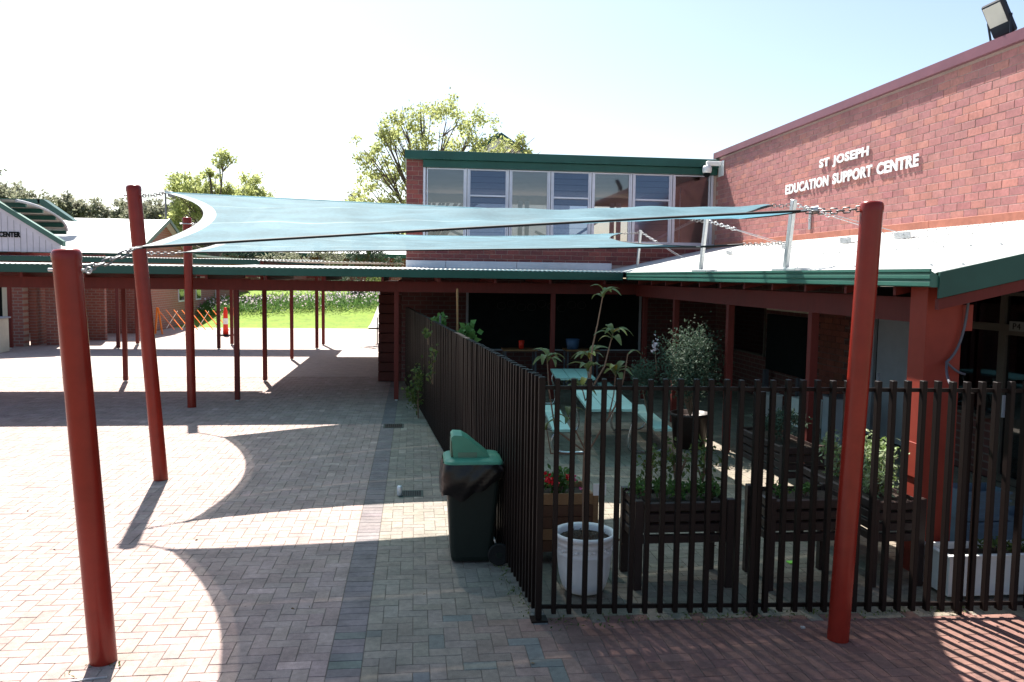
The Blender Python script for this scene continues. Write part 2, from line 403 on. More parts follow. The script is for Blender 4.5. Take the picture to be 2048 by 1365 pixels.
def tree(name, label, base, fork_z, clumps, leaves, leaf, lm, group=None, r0_=.16, twigs=5, bark=None, cat='tree', fill=.9, aspect=1.8):
    """clumps: (x, y, z, radius): limbs run from the fork to every clump, twigs to its leaves"""
    t = thing(name, label, cat, base, group); bark = bark or BARK
    B = Vector(base); fork = B + Vector((0, 0, fork_z - base[2])); mb = MB()
    mb.tube([B, B.lerp(fork, .5) + Vector((.05, .03, 0)), fork], [r0_ * 1.15, r0_, r0_ * .85], 8)
    pts, szs = [], []
    tot = sum(c[3] ** 2 for c in clumps)
    for (x, y, z, rad) in clumps:
        c = Vector((x, y, z)); hor = Vector((c.x - fork.x, c.y - fork.y, 0))
        mid = fork + hor * .35 + Vector((0, 0, (c.z - fork.z) * .6))
        pl = bez(fork, mid, c, 7); rr = [max(.012, r0_ * .55 * (1 - i / 6.5)) for i in range(7)]
        mb.tube(pl, rr, 5, False)
        for k in range(twigs):
            q = c + Vector(RNG.normal(size=3)) .normalized() * rad * random.uniform(.5, .95)
            st = pl[random.randint(3, 5)]
            mb.tube(bez(st, st.lerp(q, .5) + Vector((0, 0, .1 * rad)), q, 4), [.028 * r0_ / .16, .02 * r0_ / .16, .014 * r0_ / .16, .008 * r0_ / .16], 4, False)
        n = int(leaves * rad ** 2 / tot)
        sub = RNG.normal(size=(max(3, n // 45), 3)); sub /= np.linalg.norm(sub, axis=1, keepdims=True)
        sub = sub * rad * fill * RNG.random((len(sub), 1)) ** .4 * np.array([[1, 1, .8]])
        own = sub[RNG.integers(len(sub), size=n)] + np.clip(RNG.normal(size=(n, 3)), -2, 2) * rad * .16
        pts.append(np.array(c) + own); szs.append(leaf * RNG.uniform(.6, 1.3, n))
    mb.build('trunk', bark, t)
    leaf_cloud('crown', lm, np.concatenate(pts), np.concatenate(szs), t, aspect, -.2)
    return t

def bush(name, label, cat, c, rad, n, leaf, lm, group=None, stems=6, base=None, aspect=2.2, up=.2, stem_mat=None, lumps=9):
    base = base or (c[0], c[1], c[2] - rad[2]); t = thing(name, label, cat, base, group)
    ctr = RNG.normal(size=(lumps, 3)); ctr /= np.linalg.norm(ctr, axis=1, keepdims=True)
    ctr *= RNG.random((lumps, 1)) ** .5 * .75
    mb = MB()
    for k in range(max(stems, 1)):
        q = ctr[k % lumps] * np.array(rad) + np.array(c)
        mb.tube(bez(base, (base[0] * .6 + q[0] * .4, base[1] * .6 + q[1] * .4, (base[2] + q[2]) / 2), q, 5), [.012, .01, .008, .006, .004], 4, False)
    mb.build('stem', stem_mat or BARK_P, t)
    own = ctr[RNG.integers(lumps, size=n)] + RNG.normal(size=(n, 3)) * .22
    P = own * np.array(rad) + np.array(c); P[:, 2] = np.maximum(P[:, 2], base[2] + .01)
    leaf_cloud('foliage', lm, P, leaf * RNG.uniform(.6, 1.3, n), t, aspect, up)
    return t

# ------------------------------------------------------------------ ground and paving
tag(MB().quad((-300, -60, -.06), (300, -60, -.06), (300, 500, -.06), (-300, 500, -.06)).build('ground', EARTH), kind='structure')
PAV_Y1 = 22.0
paving = tag(bx('paving', SAND, None, (-13, 1.5, -.05), (10.5, PAV_Y1, -.005)), kind='structure')
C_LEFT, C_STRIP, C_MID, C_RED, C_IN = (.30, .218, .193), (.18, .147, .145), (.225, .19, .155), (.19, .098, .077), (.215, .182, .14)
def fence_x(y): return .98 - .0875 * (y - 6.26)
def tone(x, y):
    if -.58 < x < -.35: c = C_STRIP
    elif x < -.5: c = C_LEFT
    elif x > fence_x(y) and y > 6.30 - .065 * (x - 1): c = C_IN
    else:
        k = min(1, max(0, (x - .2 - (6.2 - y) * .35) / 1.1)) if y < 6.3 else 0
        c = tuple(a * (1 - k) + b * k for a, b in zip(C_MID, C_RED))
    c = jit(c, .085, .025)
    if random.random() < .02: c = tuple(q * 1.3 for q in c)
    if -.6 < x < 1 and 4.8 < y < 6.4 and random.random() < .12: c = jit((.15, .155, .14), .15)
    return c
u = .1165
units = []
for i in range(-114, 92):
    for j in range(12, int(PAV_Y1 / u)):
        k = (i - j) % 4
        if k == 0: cx_, cy_, l, w = (i + 1) * u, (j + .5) * u, 2 * u - .0042, u - .0042
        elif k == 3: cx_, cy_, l, w = (i + .5) * u, (j + 1) * u, u - .0042, 2 * u - .0042
        else: continue
        if cy_ > PAV_Y1 - .07 or cy_ < 2.6 or cx_ < -12.9: continue
        if not (-.78 * cy_ - 2.2 < cx_ < min(9.5, .85 * cy_ + 2.2)): continue
        off = .5
        x0_, x1_ = cx_ - l / 2, cx_ + l / 2
        SL, SR = -5 * u, -3 * u
        if x1_ > SL + .004 and x0_ < SR - .004:      # the header strip replaces what it crosses
            if x0_ < SL - .05: l = SL - .0025 - x0_; cx_ = x0_ + l / 2
            elif x1_ > SR + .05: l = x1_ - SR - .0025; cx_ = x1_ - l / 2
            else: continue
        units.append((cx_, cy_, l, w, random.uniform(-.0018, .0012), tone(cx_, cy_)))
y = 2.6
while y < PAV_Y1 - .06:
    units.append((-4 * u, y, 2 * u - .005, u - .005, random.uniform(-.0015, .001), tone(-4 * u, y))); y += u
def pav_score(q):
    x, y = q[0], q[1]; z = x * .118 + y * .993; a = (x * .993 - y * .118) / max(z, .1)
    return -1e3 + z if (abs(a) > .64 or z < 5.25) else 1e3 - z
lay_units(paving, units, ((0, 0, 0), (1, 0, 0), (0, 1, 0), (0, 0, 1)), .045, .0028, PAV_P, PAV_S, pav_score)
FARPAV = brick_tex('far_paving', (.40, .315, .28), (.35, .28, .245), (.28, .24, .21), .232, .116, (0, 1), .004)
tag(MB().box((-30, PAV_Y1, -.05), (10.5, 41.6, 0)).build('courtyard_paving', FARPAV), kind='structure')
tag(MB().box((-30, 1.5, -.05), (-13, PAV_Y1, 0)).build('courtyard_paving', FARPAV), kind='structure')

# lawn bank rising behind the courtyard
lv, lf = [], []
nx, ny = 60, 26
for j in range(ny):
    for i in range(nx):
        x = -34 + 46 * i / (nx - 1); y = 41.4 + 40 * j / (ny - 1); t = min(1, (y - 41.4) / 15)
        z = .0 + 1.55 * (t * t * (3 - 2 * t)) * min(1, max(.25, 1 + (x + 6) * .02)) + RNG.normal() * .03 * t - .01
        lv.append((x, y, z))
for j in range(ny - 1):
    for i in range(nx - 1): lf.append((j * nx + i, j * nx + i + 1, (j + 1) * nx + i + 1, (j + 1) * nx + i))
tag(MB().add(lv, lf, True).build('lawn', GRASS), kind='structure')
pth = MB()
def bz(x, y):
    t = min(1, max(0, (y - 41.4) / 15)); return 1.55 * (t * t * (3 - 2 * t)) * min(1, max(.25, 1 + (x + 6) * .02))
pv = [(x, 41.3 + k, bz(x, 41.3 + k) + .07) for k in range(0, 14) for x in (-2.3 + k * .02, -.7)]
pth.add(pv, [(2 * k, 2 * k + 1, 2 * k + 3, 2 * k + 2) for k in range(13)])
tag(pth.build('path', CONC), kind='structure')

# tufts of moss and weeds in the joints beside the fence
wp = []
for k in range(1100):
    t = random.random()
    if t < .45: x, y = random.uniform(1.05, 4.6), 6.2 + random.gauss(0, .07)
    elif t < .965:
        y = random.uniform(6.3, 12); x = fence_x(y) - abs(random.gauss(0, .05)) - .02
    else: x, y = random.choice([(-2.17, 5.75), (-2.03, 5.77), (-2.3, 5.66)]); x += random.gauss(0, .03); y += random.gauss(0, .03)
    wp.append((x + random.choice([-.03, 0, .04]), y, -.001))
tag(leaf_cloud('weeds', LEAF_VINE, wp, RNG.uniform(.012, .04, len(wp)), None, 2.5, .8), kind='stuff')

n = 70; lp_ = np.stack([RNG.uniform(-5, 4, n), RNG.uniform(4.5, 15, n), np.full(n, .004)], 1)
q_ = leaf_cloud('leaf_litter', mat('dry_leaf', (.16, .10, .05), .8, .3, 40), lp_, RNG.uniform(.02, .05, n), None, 2.2, 0, dirs=np.stack([RNG.normal(size=n) * 3, RNG.normal(size=n) * 3, np.zeros(n)], 1)); tag(q_, kind='stuff')
# ------------------------------------------------------------------ school building on the right with the signed brick wall
WX, WY0, WY1, WTOP, WLOW = 7.9, 5.0, 21.29, 5.86, 3.5
bld = thing('school_building', 'red brick building with white wall lettering and a maroon capped parapet', 'building', (WX + 2, 13, 0))
bx('wall', MORTAR, bld, (WX + .006, WY0, WLOW - .4), (WX + .3, 29, WTOP))
BW, BH = .305, .115
def brick_col():
    c = random.choice([(.37, .155, .143), (.355, .147, .138), (.385, .162, .145), (.34, .138, .133), (.41, .168, .138)])
    return jit(c, .05, .025)
units = []
row = 0; z = WLOW + .02
while z + BH < WTOP + .01:
    y = WY0 + (row % 2) * BW / 2
    while y + BW / 2 < WY1:
        units.append((-(y + BW / 2), z + BH / 2, BW - .011, BH - .011, random.uniform(-.003, .002), brick_col())); y += BW
    z += BH; row += 1
lay_units(bld, units, ((WX, 0, 0), (0, -1, 0), (0, 0, 1), (-1, 0, 0)), .012, .002, BRK_P, BRK_S,
          lambda q: -abs(-q[0] - 9.9) if -q[0] > 10.0 else -abs(-q[0] - 9.9) * 30)
MAROON = mat('maroon_cap_steel', (.17, .065, .085), .4, .08, 8)
cap = MB().prism([(WX - .075, WTOP), (WX - .075, WTOP + .15), (WX + .35, WTOP + .15), (WX + .35, WTOP), (WX - .06, WTOP + .0)], 1, WY0, WY1 + .1)
cap.build('parapet_cap', MAROON, bld)
FLASH = mat('salmon_flashing', (.42, .16, .11), .6, .15, 12)
for k in range(7):
    a, b = WY0 + k * 2.35, min(WY1 - .02, WY0 + (k + 1) * 2.35 - .008)
    MB().prism([(WX - .006, 3.50), (WX - .016, 3.64), (WX - .003, 3.645), (WX - .003, 3.5)], 1, a, b).build('flashing', FLASH, bld)
LOWB = brick_tex('shaded_brickwork', (.12, .036, .028), (.10, .03, .025), (.14, .10, .085), .298, .108, (1, 2))  # brick colour darkened to imitate the deep shade under the verandah
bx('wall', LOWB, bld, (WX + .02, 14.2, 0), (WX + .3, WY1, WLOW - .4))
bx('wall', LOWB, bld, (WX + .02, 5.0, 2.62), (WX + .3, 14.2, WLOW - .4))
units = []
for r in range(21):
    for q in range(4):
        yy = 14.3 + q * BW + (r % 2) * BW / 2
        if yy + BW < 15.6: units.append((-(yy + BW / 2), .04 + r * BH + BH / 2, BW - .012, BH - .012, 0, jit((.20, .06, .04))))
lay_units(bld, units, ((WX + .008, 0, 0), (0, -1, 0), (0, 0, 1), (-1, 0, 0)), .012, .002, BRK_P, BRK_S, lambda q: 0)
# recessed rooms, doors and windows under the verandah
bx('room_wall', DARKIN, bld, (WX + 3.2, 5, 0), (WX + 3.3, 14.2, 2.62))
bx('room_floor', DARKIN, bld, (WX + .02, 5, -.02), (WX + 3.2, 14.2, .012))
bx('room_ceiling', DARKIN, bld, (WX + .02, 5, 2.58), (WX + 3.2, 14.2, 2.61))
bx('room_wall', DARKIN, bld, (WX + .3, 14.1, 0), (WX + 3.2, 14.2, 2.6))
DFR = mat('bronze_door_frame', (.09, .075, .06), .45, .06, 10)
def frame_panel(y0, y1, z0, z1, w=.06, name='window', pane=True, x=WX, m=DFR):
    f = MB()
    f.box((x - .02, y0, z0), (x + .06, y0 + w, z1)); f.box((x - .02, y1 - w, z0), (x + .06, y1, z1))
    f.box((x - .02, y0 + w, z1 - w), (x + .06, y1 - w, z1)); f.box((x - .02, y0 + w, z0), (x + .06, y1 - w, z0 + w))
    fr = f.build(name, m, bld)
    if pane: bx('pane', DARKGLASS, fr, (x + .015, y0 + w, z0 + w), (x + .023, y1 - w, z1 - w))
    return fr
for a, b in ((8.0, 9.15), (9.15, 10.3)):
    d = frame_panel(a, b, .02, 2.1, .09, 'door')
    bx('handle', ALU, d, (WX - .05, b - .16, .9), (WX - .02, b - .13, 1.2))
frame_panel(8.0, 10.3, 2.1, 2.58, .05); frame_panel(10.3, 11.6, .85, 2.1, .05); frame_panel(10.3, 11.6, 2.1, 2.58, .05)
bx('wall', LOWB, bld, (WX + .02, 10.3, 0), (WX + .2, 11.6, .84))
bx('shelf', DFR, bld, (WX - .22, 10.3, .86), (WX - .02, 11.6, .9))
for a, b, m in ((11.7, 12.35, DARKBOARD), (12.4, 13.3, PANEL_GREY), (13.42, 14.15, PANEL_GREY)):
    d = bx('door', m, bld, (WX - .01, a, .03), (WX + .05, b, 2.3), .004)
    bx('handle', ALU, d, (WX - .06, b - .12, 1.0), (WX - .014, b - .09, 1.14))
bx('wall', LOWB, bld, (WX + .02, 5.0, 0), (WX + .2, 7.95, 2.6))
win = frame_panel(17.9, 19.8, .95, 2.25, .05, 'window', True)
for k in range(14): bx('blind_slat', PANEL_GREY, win, (WX + .04, 17.98 + k * .126, 1.0), (WX + .045, 18.09 + k * .126, 2.2))
# door number plate
pl = thing('door_plate', 'small white room number plate above the glass doors', 'sign', (WX - .03, 9.95, 2.12))
bx('plate', CABLE if False else mat('shaded_white_plate', (.17, .165, .155), .7, .05, 10), pl, (WX - .034, 9.72, 2.07), (WX - .024, 10.14, 2.2))  # white plate coloured grey, the verandah shade put into its colour

def letters(parent, text, m, cap_h, width, place, depth, bold=.0, name='letter', gap=None):
    """raised lettering, one mesh per character. place(u, v, w): u along the line, v up, w out"""
    cu = bpy.data.curves.new('lettering', 'FONT'); cu.body = text; cu.size = 1; cu.extrude = .5; cu.offset = bold
    cu.space_character = 1.1; cu.space_word = gap or 1.4; cu.resolution_u = 3
    ob = bpy.data.objects.new('lettering', cu); COL.objects.link(ob)
    dg = bpy.context.evaluated_depsgraph_get(); me = bpy.data.meshes.new_from_object(ob.evaluated_get(dg))
    bpy.data.objects.remove(ob)
    bm = bmesh.new(); bm.from_mesh(me); bmesh.ops.remove_doubles(bm, verts=bm.verts, dist=1e-4)
    xs = [v.co.x for v in bm.verts]; ys = [v.co.y for v in bm.verts]
    x0, x1, y0, y1 = min(xs), max(xs), min(ys), max(ys)
    seen = set(); isl = []
    for v in bm.verts:
        if v in seen: continue
        st, grp = [v], []
        seen.add(v)
        while st:
            a = st.pop(); grp.append(a)
            for e in a.link_edges:
                b = e.other_vert(a)
                if b not in seen: seen.add(b); st.append(b)
        isl.append(grp)
    for g in sorted(isl, key=lambda g: min(v.co.x for v in g)):
        idx = {v: i for i, v in enumerate(g)}; mb = MB()
        vs_ = [place((v.co.x - x0) / (x1 - x0) * width, (v.co.y - y0) / (y1 - y0) * cap_h, (v.co.z + .5) * depth) for v in g]
        fs_ = {tuple(idx[w] for w in f.verts) for v in g for f in v.link_faces}
        fl = {}
        for f in fs_: fl[tuple(sorted(f))] = f
        mb.add(vs_, list(fl.values())).build(name, m, parent)
    bm.free()

SIGNW = mat('white_sign_letters', (.80, .82, .82), .45, .03, 10)
sg = thing('wall_sign', 'white raised lettering ST JOSEPH EDUCATION SUPPORT CENTRE on the brick wall', 'sign', (WX - .02, 14.7, 4.5))
letters(sg, 'ST JOSEPH', SIGNW, .215, 1.78, lambda a, b, c: (WX - .012 - c, 15.63 - a, 4.85 + b), .016, .036)
letters(sg, 'EDUCATION SUPPORT CENTRE', SIGNW, .205, 4.72, lambda a, b, c: (WX - .012 - c, 17.09 - a, 4.52 + b), .016, .036)
letters(pl, 'P4', DARKBOARD, .08, .14, lambda a, b, c: (WX - .034 - c, 10.07 - a, 2.095 + b), .003)

# floodlight on the parapet
fl = thing('floodlight', 'black floodlight with a pale lens standing on the parapet cap', 'floodlight', (WX, 10.7, WTOP + .15))
M = Matrix.Translation((WX - .02, 10.72, WTOP + .43)) @ Matrix.Rotation(math.radians(-28), 4, 'Y') @ Matrix.Rotation(math.radians(12), 4, 'Z')
NAVY = mat('black_lamp_housing', (.015, .018, .03), .4, .05, 10)
MB().box((-.03, -.17, -.24), (.06, .17, .24), M, .02).build('housing', NAVY, fl)
MB().box((.055, -.13, -.18), (.11, .13, .2), M, .02).build('heat_sink', NAVY, fl)
MB().box((-.037, -.14, -.08), (-.031, .14, .2), M).build('lens', LAMPGLASS, fl)
for s in (-1, 1): MB().beam(M @ Vector((.02, s * .185, 0)), (WX + .03, 10.72 + s * .19, WTOP + .155), .03, .012).build('bracket_arm', NAVY, fl)
# security camera at the far end of the wall
sc_ = thing('security_camera', 'white dome security camera on a bracket at the far end of the brick wall', 'camera', (WX - .15, 20.9, 5.5))
bx('mount_plate', WHITE, sc_, (WX - .03, 20.75, 5.36), (WX - .012, 21.1, 5.75), .004)
bx('arm', WHITE, sc_, (WX - .42, 20.86, 5.62), (WX - .03, 21.0, 5.74), .02)
MB().lathe([(.0, .2), (.09, .19), (.12, .14), (.12, .04), (.1, 0), (0, 0)], (WX - .4, 20.93, 5.43), 16).build('housing', WHITE, sc_)
MB().lathe([(.095, .0), (.085, -.06), (.05, -.1), (0, -.11)], (WX - .4, 20.93, 5.43), 16).build('dome', DARKBOARD, sc_)
wb = thing('wall_bracket', 'small dark steel wall bracket on the bricks below the word EDUCATION', 'bracket', (WX - .03, 15.95, 3.7))
bx('plate', GALV, wb, (WX - .03, 15.9, 3.72), (WX - .003, 15.98, 4.12), .004)
MB().tube([(WX - .05, 15.94, 3.92), (WX - .02, 15.94, 3.92)], .02, 8).build('bolt', GALV, wb)

# ------------------------------------------------------------------ verandah along that wall
GX, GZ0, GZ1, VY0, VY1 = 4.42, 2.655, 2.815, 6.72, 17.0
ver = thing('verandah', 'lean-to verandah with pale corrugated roof and green gutter on red posts', 'verandah', (6.2, 12, 0))
def roof_z(x): return 2.775 + (3.52 - 2.775) / (WX - 4.5) * (x - 4.5)
rv, rf = [], []
nyw = int((21.26 - VY0) / .076 * 7)
for i in range(nyw + 1):
    yy = VY0 + i * .076 / 7; d = .009 * math.cos(2 * PI * i / 7)
    for x in (4.5, 6.2, WX - .004): rv.append((x, yy, roof_z(x) + d))
for i in range(nyw):
    for k in (0, 1): rf.append((i * 3 + k, i * 3 + k + 1, i * 3 + k + 4, i * 3 + k + 3))
MB().add(rv, rf, True).build('roof_sheet', ROOF, ver)
scr = MB()
for x in (4.85, 5.9, 6.9, 7.62):
    yy = VY0 + .15
    while yy < VY1:
        if random.random() < (.9 if x > 7.5 else .75): scr.tube([(x, yy, roof_z(x) + .004), (x, yy, roof_z(x) + .022)], .012, 6)
        yy += .228 if x > 7.5 else .46
sc2 = scr.build('screw', GALV, ver); sc2['kind'] = 'stuff'
prof = [(GX + .02, GZ0), (GX, GZ0 + .01), (GX, GZ0 + .045), (GX + .012, GZ0 + .055), (GX + .012, GZ0 + .065), (GX - .004, GZ0 + .075), (GX - .004, GZ0 + .105),
        (GX + .012, GZ0 + .115), (GX + .012, GZ0 + .125), (GX - .006, GZ0 + .135), (GX - .006, GZ1), (GX + .012, GZ1), (GX + .012, GZ1 - .02), (GX + .1, GZ1 - .07), (GX + .13, GZ0)]
MB().prism(prof, 1, VY0 - .03, VY1 + .05).build('gutter', GREEN_GUTTER, ver)
bb = MB().prism([(4.5, 2.56), (4.5, 2.785), (WX, roof_z(WX) + .03), (WX, roof_z(WX) - .195)], 1, VY0 - .05, VY0 - .025); bb.build('barge_board', GREEN_STEEL, ver)
MB().prism([(4.52, 2.46), (4.52, 2.555), (WX, roof_z(WX) - .2), (WX, roof_z(WX) - .3)], 1, VY0 - .02, VY0 + .03).build('rafter', RED_WOOD, ver)
MB().quad((4.6, VY0 + .04, 2.70), (WX, VY0 + .04, roof_z(WX) - .12), (WX, 20.95, roof_z(WX) - .12), (4.6, 20.95, 2.70)).build('ceiling', RED_WOOD, ver)
bx('beam', RED_WOOD, ver, (4.80, VY0 + .35, 2.31), (4.87, VY1 + .6, 2.55))
yy = VY0 + .6
while yy < VY1:
    MB().prism([(4.5, 2.57), (4.5, 2.68), (WX, roof_z(WX) - .13), (WX, roof_z(WX) - .24)], 1, yy, yy + .045).build('rafter', RED_WOOD, ver); yy += .9
for yv in (9.6, 12.29, 14.96):
    p = MB().box((4.80, yv - .05, .0), (4.9, yv + .05, 2.31), None, .004).build('post', RED_WOOD, ver)
colm = bx('column', RED_LIGHT, ver, (4.60, 6.98, 0), (4.95, 7.24, 2.66), .004)
bx('block', RED_LIGHT, colm, (4.955, 6.99, 2.26), (5.06, 7.15, 2.5), .003)
bx('cover_strip', RED_LIGHT, colm, (4.585, 7.0, .9), (4.598, 7.2, 1.22), .002)
cb = thing('power_cable', 'dark cable looping from the verandah roof across the red column to the fence', 'cable', (4.8, 6.9, 1.9))
MB().tube(bez((4.97, 6.94, 2.58), (4.96, 6.94, 2.1), (4.79, 6.94, 1.98), 10) + bez((4.79, 6.94, 1.98), (4.62, 6.7, 1.80), (4.33, 6.09, 1.83), 8)[1:], .012, 7).build('cable', CABLE, cb)
MB().tube(bez((4.79, 6.94, 1.98), (4.88, 6.92, 1.88), (4.97, 6.93, 1.87), 8), .011, 7).build('cable', CABLE, cb)
# galvanised anchor plates screwed on that roof
for k, (x, yy, L) in enumerate(((6.9, 10.9, .4), (6.85, 12.4, .34), (6.7, 14.3, .26), (6.4, 16.2, .3))):
    a = thing('anchor_plate', ['nearest galvanised cable anchor plate on the verandah roof, beside the sail post', 'galvanised cable anchor plate on the verandah roof just left of the near sail post',
               'small galvanised anchor plate on the verandah roof behind the longest bracket', 'farthest galvanised anchor plate on the verandah roof, left of the longest bracket'][k], 'anchor plate', (x, yy, roof_z(x)), 'anchor plates on the verandah roof')
    z = roof_z(x)
    MB().prism([(x - .02, z + .012), (x - .03, z + .10), (x - .022, z + .10), (x - .008, z + .022), (x + .1, z + .045), (x + .1, z + .035)], 1, yy, yy + L).build('plate', GALV, a)
    MB().tube([(x - .05, yy + L * .4, z + .06), (x, yy + L * .4, z + .06)], .016, 6).build('bolt', GALV, a)

# ------------------------------------------------------------------ classroom block at the back with the clerestory windows
FY = 21.3
blk = thing('classroom_block', 'two storey brick classroom block with a row of tall clerestory windows', 'building', (3.8, 24, 0))
FB1, FB2 = (.20, .055, .05), (.17, .045, .045)
BACKB = brick_tex('back_brickwork', (.11, .03, .028), (.09, .025, .025), (.11, .08, .07), .298, .108, (0, 2))  # brick colour darkened to imitate the shade below the walkway roof
bx('wall', MORTAR, blk, (-.22, FY + .012, 2.7), (.2, FY + .3, 5.6)); bx('wall', MORTAR, blk, (.2, FY + .012, 2.7), (WX - .01, FY + .3, 3.555))
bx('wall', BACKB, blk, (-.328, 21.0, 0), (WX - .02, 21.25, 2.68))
units = []
z = 3.02; row = 0
while z < 5.56:
    x = -.22 + (row % 2) * BW / 2 - BW / 2; xe = WX - .02 if z + BH < 3.56 else .2
    while x < xe - .06:
        a, b = max(x, -.22), min(x + BW, xe)
        if b - a > .07: units.append(((a + b) / 2, z + BH / 2, b - a - .012, BH - .012, random.uniform(-.002, .002), jit(random.choice([FB1, FB2, (.23, .06, .05)]))))
        x += BW
    z += BH; row += 1
lay_units(blk, units, ((0, FY, 0), (1, 0, 0), (0, 0, 1), (0, -1, 0)), .012, .002, BRK_P, BRK_S, lambda q: 0)
bx('fascia', GREEN_STEEL, blk, (-.26, FY - .22, 5.6), (WX - .02, FY + .4, 5.81), .006)
bx('fascia', GREEN_STEEL, blk, (.2, FY - .12, 5.42), (WX - .02, FY + .2, 5.595), .004)
bx('roof', GREEN_STEEL, blk, (-.26, FY + .4, 5.62), (WX - .02, 29, 5.79))
bx('corner_wall', MORTAR, blk, (7.825, FY + .0, 3.618), (WX - .003, FY + .3, 5.41)); bx('sill', ALU, blk, (.2, FY - .05, 3.56), (WX - .02, FY + .12, 3.615), .004)
x0w, pitch = .235, 1.0785
for k in range(8):
    x = x0w + k * pitch
    w = .06 if k in (0, 7) else .1
    mu = bx('mullion', ALU, blk, (x - w / 2, FY - .02, 3.618), (x + w / 2, FY + .1, 5.415), .006)
    if k not in (0, 7): bx('groove_shade', DARKIN, mu, (x - .008, FY - .0225, 3.63), (x + .008, FY - .0205, 5.4))  # dark strip on the mullion face, painted as the shade of a gap
for k in range(7):
    xa, xb = x0w + k * pitch + .055, x0w + (k + 1) * pitch - .055
    f = MB()
    f.box((xa, FY + .0, 3.62), (xa + .03, FY + .07, 5.41)); f.box((xb - .03, FY + .0, 3.62), (xb, FY + .07, 5.41))
    f.box((xa + .03, FY, 5.38), (xb - .03, FY + .07, 5.41)); f.box((xa + .03, FY, 3.62), (xb - .03, FY + .07, 3.65))
    win = f.build('window', ALU, blk)
    if k in (1, 3, 5):
        bx('transom', ALU, win, (xa + .03, FY - .03, 4.72), (xb - .03, FY + .06, 4.76), .004)
        for z0, z1 in ((3.66, 4.715), (4.765, 5.375)):
            n = round((z1 - z0) / .15)
            for q in range(n):
                zz = z0 + (z1 - z0) * q / n; h = (z1 - z0) / n
                MB().quad((xa + .03, FY + .02, zz), (xb - .03, FY + .02, zz), (xb - .03, FY + .036, zz + h * 1.06), (xa + .03, FY + .036, zz + h * 1.06)).quad(
                    (xa + .03, FY + .026, zz), (xb - .03, FY + .026, zz), (xb - .03, FY + .042, zz + h * 1.06), (xa + .03, FY + .042, zz + h * 1.06)).build('louvre', LOUVRE, win)
    else:
        bx('pane', GLASS, win, (xa + .03, FY + .03, 3.65), (xb - .03, FY + .036, 5.38))
# the room behind the glass, daylight let in by a gap added in its back wall
bx('room_ceiling', ROOMW, blk, (.1, FY + .35, 5.5), (WX - .02, 29, 5.6)); bx('room_floor', DARKIN, blk, (-.2, FY + .32, 2.75), (WX - .02, 29, 2.85))
bx('room_wall', ROOMW, blk, (-.2, FY + .32, 2.86), (.1, 29, 5.5)); bx('room_wall', ROOMW, blk, (-.2, 28.9, 2.86), (WX - .02, 29, 4.0)); bx('room_wall', ROOMW, blk, (-.2, 28.9, 5.2), (WX - .02, 29, 5.5))
bx('room_wall', mat('room_brick', (.34, .15, .11), .8, .12, 8), blk, (WX - .12, FY + .32, 2.86), (WX - .025, 29, 5.5))
for (xa, za, xb, zb) in ((.3, 4.15, 3.2, 2.95), (3.0, 2.95, 5.2, 4.4), (3.2, 3.9, 5.4, 2.9), (5.0, 3.0, 7.6, 4.3)):
    MB().beam((xa, FY + .75, za), (xb, FY + .75, zb), .06, .14, (0, 1, 0)).build('brace', WHITE, blk)
for x in (3.0, 3.2, 5.75, 5.95, 6.3): bx('room_post', WHITE, blk, (x, 24.2, 2.86), (x + .12, 24.3, 4.9))
for x in (7.0, 7.25): MB().tube([(x, FY + 1.0, 3.0), (x, FY + 1.0, 5.2)], .012, 6).build('rod', ALU, blk)
# flashing box over the walkway roof
WF = mat('white_flashing', (.66, .66, .70), .5, .06, 8)
for a, b in ((-.22, .78), (.79, 2.6), (2.61, 5.1)):
    bx('flashing', WF, blk, (a, FY - .12, 2.86), (b, FY - .002, 3.07), .004)

# store clad in maroon boards at the left end
st = thing('timber_store', 'maroon board clad end wall standing at the left end of the classroom block', 'wall', (-.62, 21.3, 0))
for k in range(9):
    z0 = .01 + k * .245
    bx('board', STORE_WOOD, st, (-.9 + random.uniform(-.008, .008), 20.98, z0), (-.33, 21.4, z0 + .232), .012)
MB().prism([(-.9, 2.216), (-.33, 2.216), (-.33, 2.6), (-.62, 2.42)], 1, 20.99, 21.39).build('gable_board', STORE_WOOD, st)
bx('side_wall', STORE_WOOD, st, (-.88, 21.42, .0), (-.4, 29.4, 2.5))
MB().tube([(-.95, 21.5, .9), (-.95, 21.5, 1.6)], .015, 6).build('handrail', CABLE, st)

# ------------------------------------------------------------------ covered walkways
def corrugated(x0, x1, y0, z0, y1, z1, pitch=.1, amp=.007):
    v, f = [], []; n = int((x1 - x0) / pitch * 4)
    for i in range(n + 1):
        x = x0 + i * pitch / 4; d = amp * math.cos(PI * i / 2)
        v += [(x, y0, z0 + d), (x, y1, z1 + d)]
    for i in range(n): f.append((2 * i, 2 * i + 1, 2 * i + 3, 2 * i + 2))
    return MB().add(v, f, True)
wk = thing('covered_walkway', 'long red framed covered walkway with green fascia crossing behind the shade sails', 'walkway roof', (-5, 19.4, 0))
corrugated(-15, -3.9, 17.14, 2.815, 21.25, 2.86).build('roof_sheet', ROOF, wk)
corrugated(-3.9, 5.4, 17.14, 2.815, 21.17, 2.89).build('roof_sheet', ROOF, wk)
bx('gutter', GREEN_STEEL, wk, (-15, 17.06, 2.645), (4.36, 17.13, 2.80), .006)
bx('fascia', GREEN_STEEL, wk, (-15, 21.26, 2.66), (-4.0, 21.3, 2.83))
bx('ceiling', RED_WOOD, wk, (-15, 17.2, 2.70), (5.3, 20.97, 2.72))
bx('beam', RED_WOOD, wk, (-15, 17.72, 2.335), (5.2, 17.79, 2.555)); bx('beam', RED_WOOD, wk, (-15, 20.9, 2.335), (-4.0, 20.97, 2.555))
